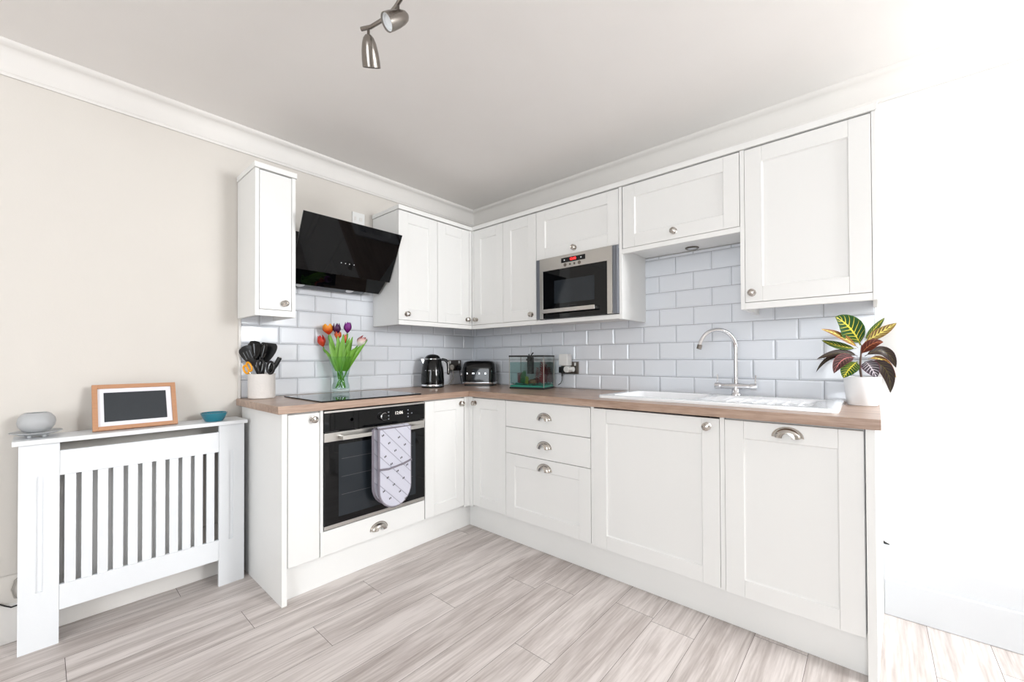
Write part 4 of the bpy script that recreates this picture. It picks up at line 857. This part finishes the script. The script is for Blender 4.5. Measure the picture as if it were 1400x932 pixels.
LV = [([(-.0912,-2.5879,1.1741),(-.1587,-2.5563,1.2502),(-.2273,-2.5077,1.2945)],.0468,'croton_green'),
([(-.0979,-2.5798,1.1612),(-.1776,-2.5245,1.2149),(-.2543,-2.4601,1.2423)],.014,'croton_yelred'),
([(-.103,-2.5739,1.1586),(-.1311,-2.5137,1.1704),(-.1659,-2.4549,1.1969)],.0165,'croton_green'),
([(-.0794,-2.6019,1.1949),(-.04,-2.634,1.2435),(-.005,-2.67,1.2953)],.013,'croton_green'),
([(-.0794,-2.6018,1.1871),(-.05,-2.6535,1.225),(-.01,-2.709,1.2696)],.0208,'croton_yellow'),
([(-.0893,-2.5894,1.1325),(-.1096,-2.6216,1.1778),(-.1058,-2.6631,1.1845)],.0215,'croton_red'),
([(-.0994,-2.5775,1.1248),(-.1351,-2.5177,1.1456),(-.1916,-2.4391,1.1125)],.0155,'croton_dark'),
([(-.1062,-2.5696,1.117),(-.1363,-2.4882,1.1322),(-.1569,-2.4326,1.0536)],.0094,'croton_dark'),
([(-.1062,-2.5696,1.117),(-.1814,-2.5277,1.115),(-.2295,-2.5015,1.0518)],.026,'croton_pink'),
([(-.0993,-2.5773,1.1014),(-.1689,-2.551,1.0713),(-.2158,-2.5326,1.0319)],.030,'croton_green'),
([(-.0791,-2.6012,1.1247),(-.04,-2.67,1.155),(-.01,-2.705,1.0745)],.022,'croton_dark'),
([(-.0689,-2.6129,1.1116),(-.03,-2.665,1.113),(-.012,-2.705,1.0304)],.013,'croton_yelred'),
([(-.079,-2.601,1.1013),(-.1171,-2.6207,1.0811),(-.1367,-2.6402,1.0318)],.030,'croton_white'),
([(-.0722,-2.6088,1.096),(-.05,-2.675,1.0783),(-.045,-2.685,.9658)],.025,'croton_dark')]
for cp_, wd, m in LV:
    b, md, t = [Vector(p) for p in cp_]; n = 16; rows = []; nv = (Vector((-2.447, -2.631, 1.12))-md).normalized(); nv = (nv+Vector((0, 0, .35))).normalized()
    md2 = md*2-(b+t)/2
    md2 = md+(md-(b+t)/2)*.6
    for i in range(n+1):
        v = i/n; p = b*(1-v)**2+md2*2*v*(1-v)+t*v*v; tg = ((md2-b)*(1-v)+(t-md2)*v).normalized(); sd = tg.cross(nv).normalized(); nn = sd.cross(tg)
        ww = wd*(.06 if v < .08 else max(.03, math.sin(PI*((v-.08)/.92)**.85)**.75))
        rows.append([p+sd*ww*u+nn*(.22*ww*(abs(u)**1.3))+nn*(.03*ww*math.sin(v*40)*abs(u)) for u in (-1, -.66, -.33, 0, .33, .66, 1)])
    mb = MB(); uvl = mb.b.loops.layers.uv.new('UVMap'); vs = mb.grid(rows); idx = {}
    for i, r in enumerate(vs):
        for j, vt in enumerate(r): idx[vt] = ((-1, -.66, -.33, 0, .33, .66, 1)[j], i/n)
    for f in mb.b.faces:
        for l in f.loops: l[uvl].uv = idx[l.vert]
    mb.build('leaf', m, c, ang=80)

# ------------------------------------------------------------------ ceiling spotlight bar
c = thing('ceiling_spotlight', 'brushed steel curved spotlight bar with swivel heads', 'ceiling light', (-1.70, -1.50, 2.385))
BZ = 2.29
bar = [(-1.714,-1.264), (-1.697,-1.298), (-1.688,-1.346), (-1.683,-1.398), (-1.686,-1.438), (-1.691,-1.471), (-1.700,-1.51), (-1.712,-1.56), (-1.722,-1.61), (-1.724,-1.66), (-1.716,-1.71), (-1.70,-1.75)]
mb = MB(); mb.tube([(x, y, BZ) for x, y in bar], .0068, 12); mb.build('bar', 'nickel', c, ang=50)
mb = MB(); mb.lathe([(.045, 2.3845), (.045, 2.365), (.04, 2.36), (.0001, 2.36)], (-1.70, -1.51, 0), 32); mb.tube([(-1.70, -1.51, 2.36), (-1.70, -1.51, BZ)], .006, 10); mb.build('ceiling_rose', 'nickel', c)
def head(x, y, drop, ax, L=.082, back=.010):
    mb = MB(); mb.tube([(x, y, BZ-.004), (x, y, BZ-drop)], .0048, 10); st = mb.build('stem', 'dark_nickel', c)
    ax = Vector(ax).normalized(); M = Matrix.Translation(Vector((x, y, BZ-drop))-ax*back) @ ax.to_track_quat('Z', 'Y').to_matrix().to_4x4()
    k = L/.082
    mb = MB(); mb.lathe([(.0001, 0), (.008, .0015), (.015, .009), (.020, .022), (.0238, .042), (.026, .065), (.0262, .082), (.0245, .082), (.024, .060), (.018, .02), (.0001, .012)], (0,0,0), 32); mb.move(M @ Matrix.Scale(k, 4)); sh = mb.build('shade', 'nickel', c, ang=50)
    mb = MB(); mb.lathe([(.0238, .077), (.020, .076), (.019, .070), (.008, .066), (.0001, .068)], (0,0,0), 28, caps=False); mb.move(M @ Matrix.Scale(k, 4)); mb.build('lamp', 'lamp_lens', sh)
head(-1.700, -1.288, .034, (.34, .36, -.85), .098)
head(-1.688, -1.455, .050, (-.74, .20, -.60), .088, .040)
head(-1.716, -1.70, .040, (.3, -.4, -.7), .088)

# ------------------------------------------------------------------ loose cables by the walls
c = thing('floor_cable', 'black cable running along the skirting at far left', 'cable', (-2.6, -.03, .17))
mb = MB(); mb.tube([(-2.80, -.022, .172), (-2.60, -.022, .172), (-2.555, -.022, .172), (-2.535, -.026, .155), (-2.52, -.03, .145), (-2.49, -.03, .148), (-2.40, -.03, .148)], .0028, 8); mb.build('sheath', 'cable_black', c)
c = thing('floor_cable', 'thin grey cable looping out behind the radiator cover', 'cable', (-2.51, -.02, .22))
mb = MB(); mb.tube([(-2.49, -.02, .265), (-2.512, -.02, .245), (-2.52, -.02, .21), (-2.512, -.02, .175), (-2.49, -.02, .165)], .0022, 8); mb.build('sheath', 'cable_grey', c)
c = thing('wall_cable', 'short black cable end showing beside the right end panel', 'cable', (-.03, -2.66, .30))
mb = MB(); mb.tube([(-.030, -2.650, .312), (-.026, -2.662, .303), (-.016, -2.676, .297)], [.0055, .005, .002], 8); mb.build('sheath', 'cable_black', c)
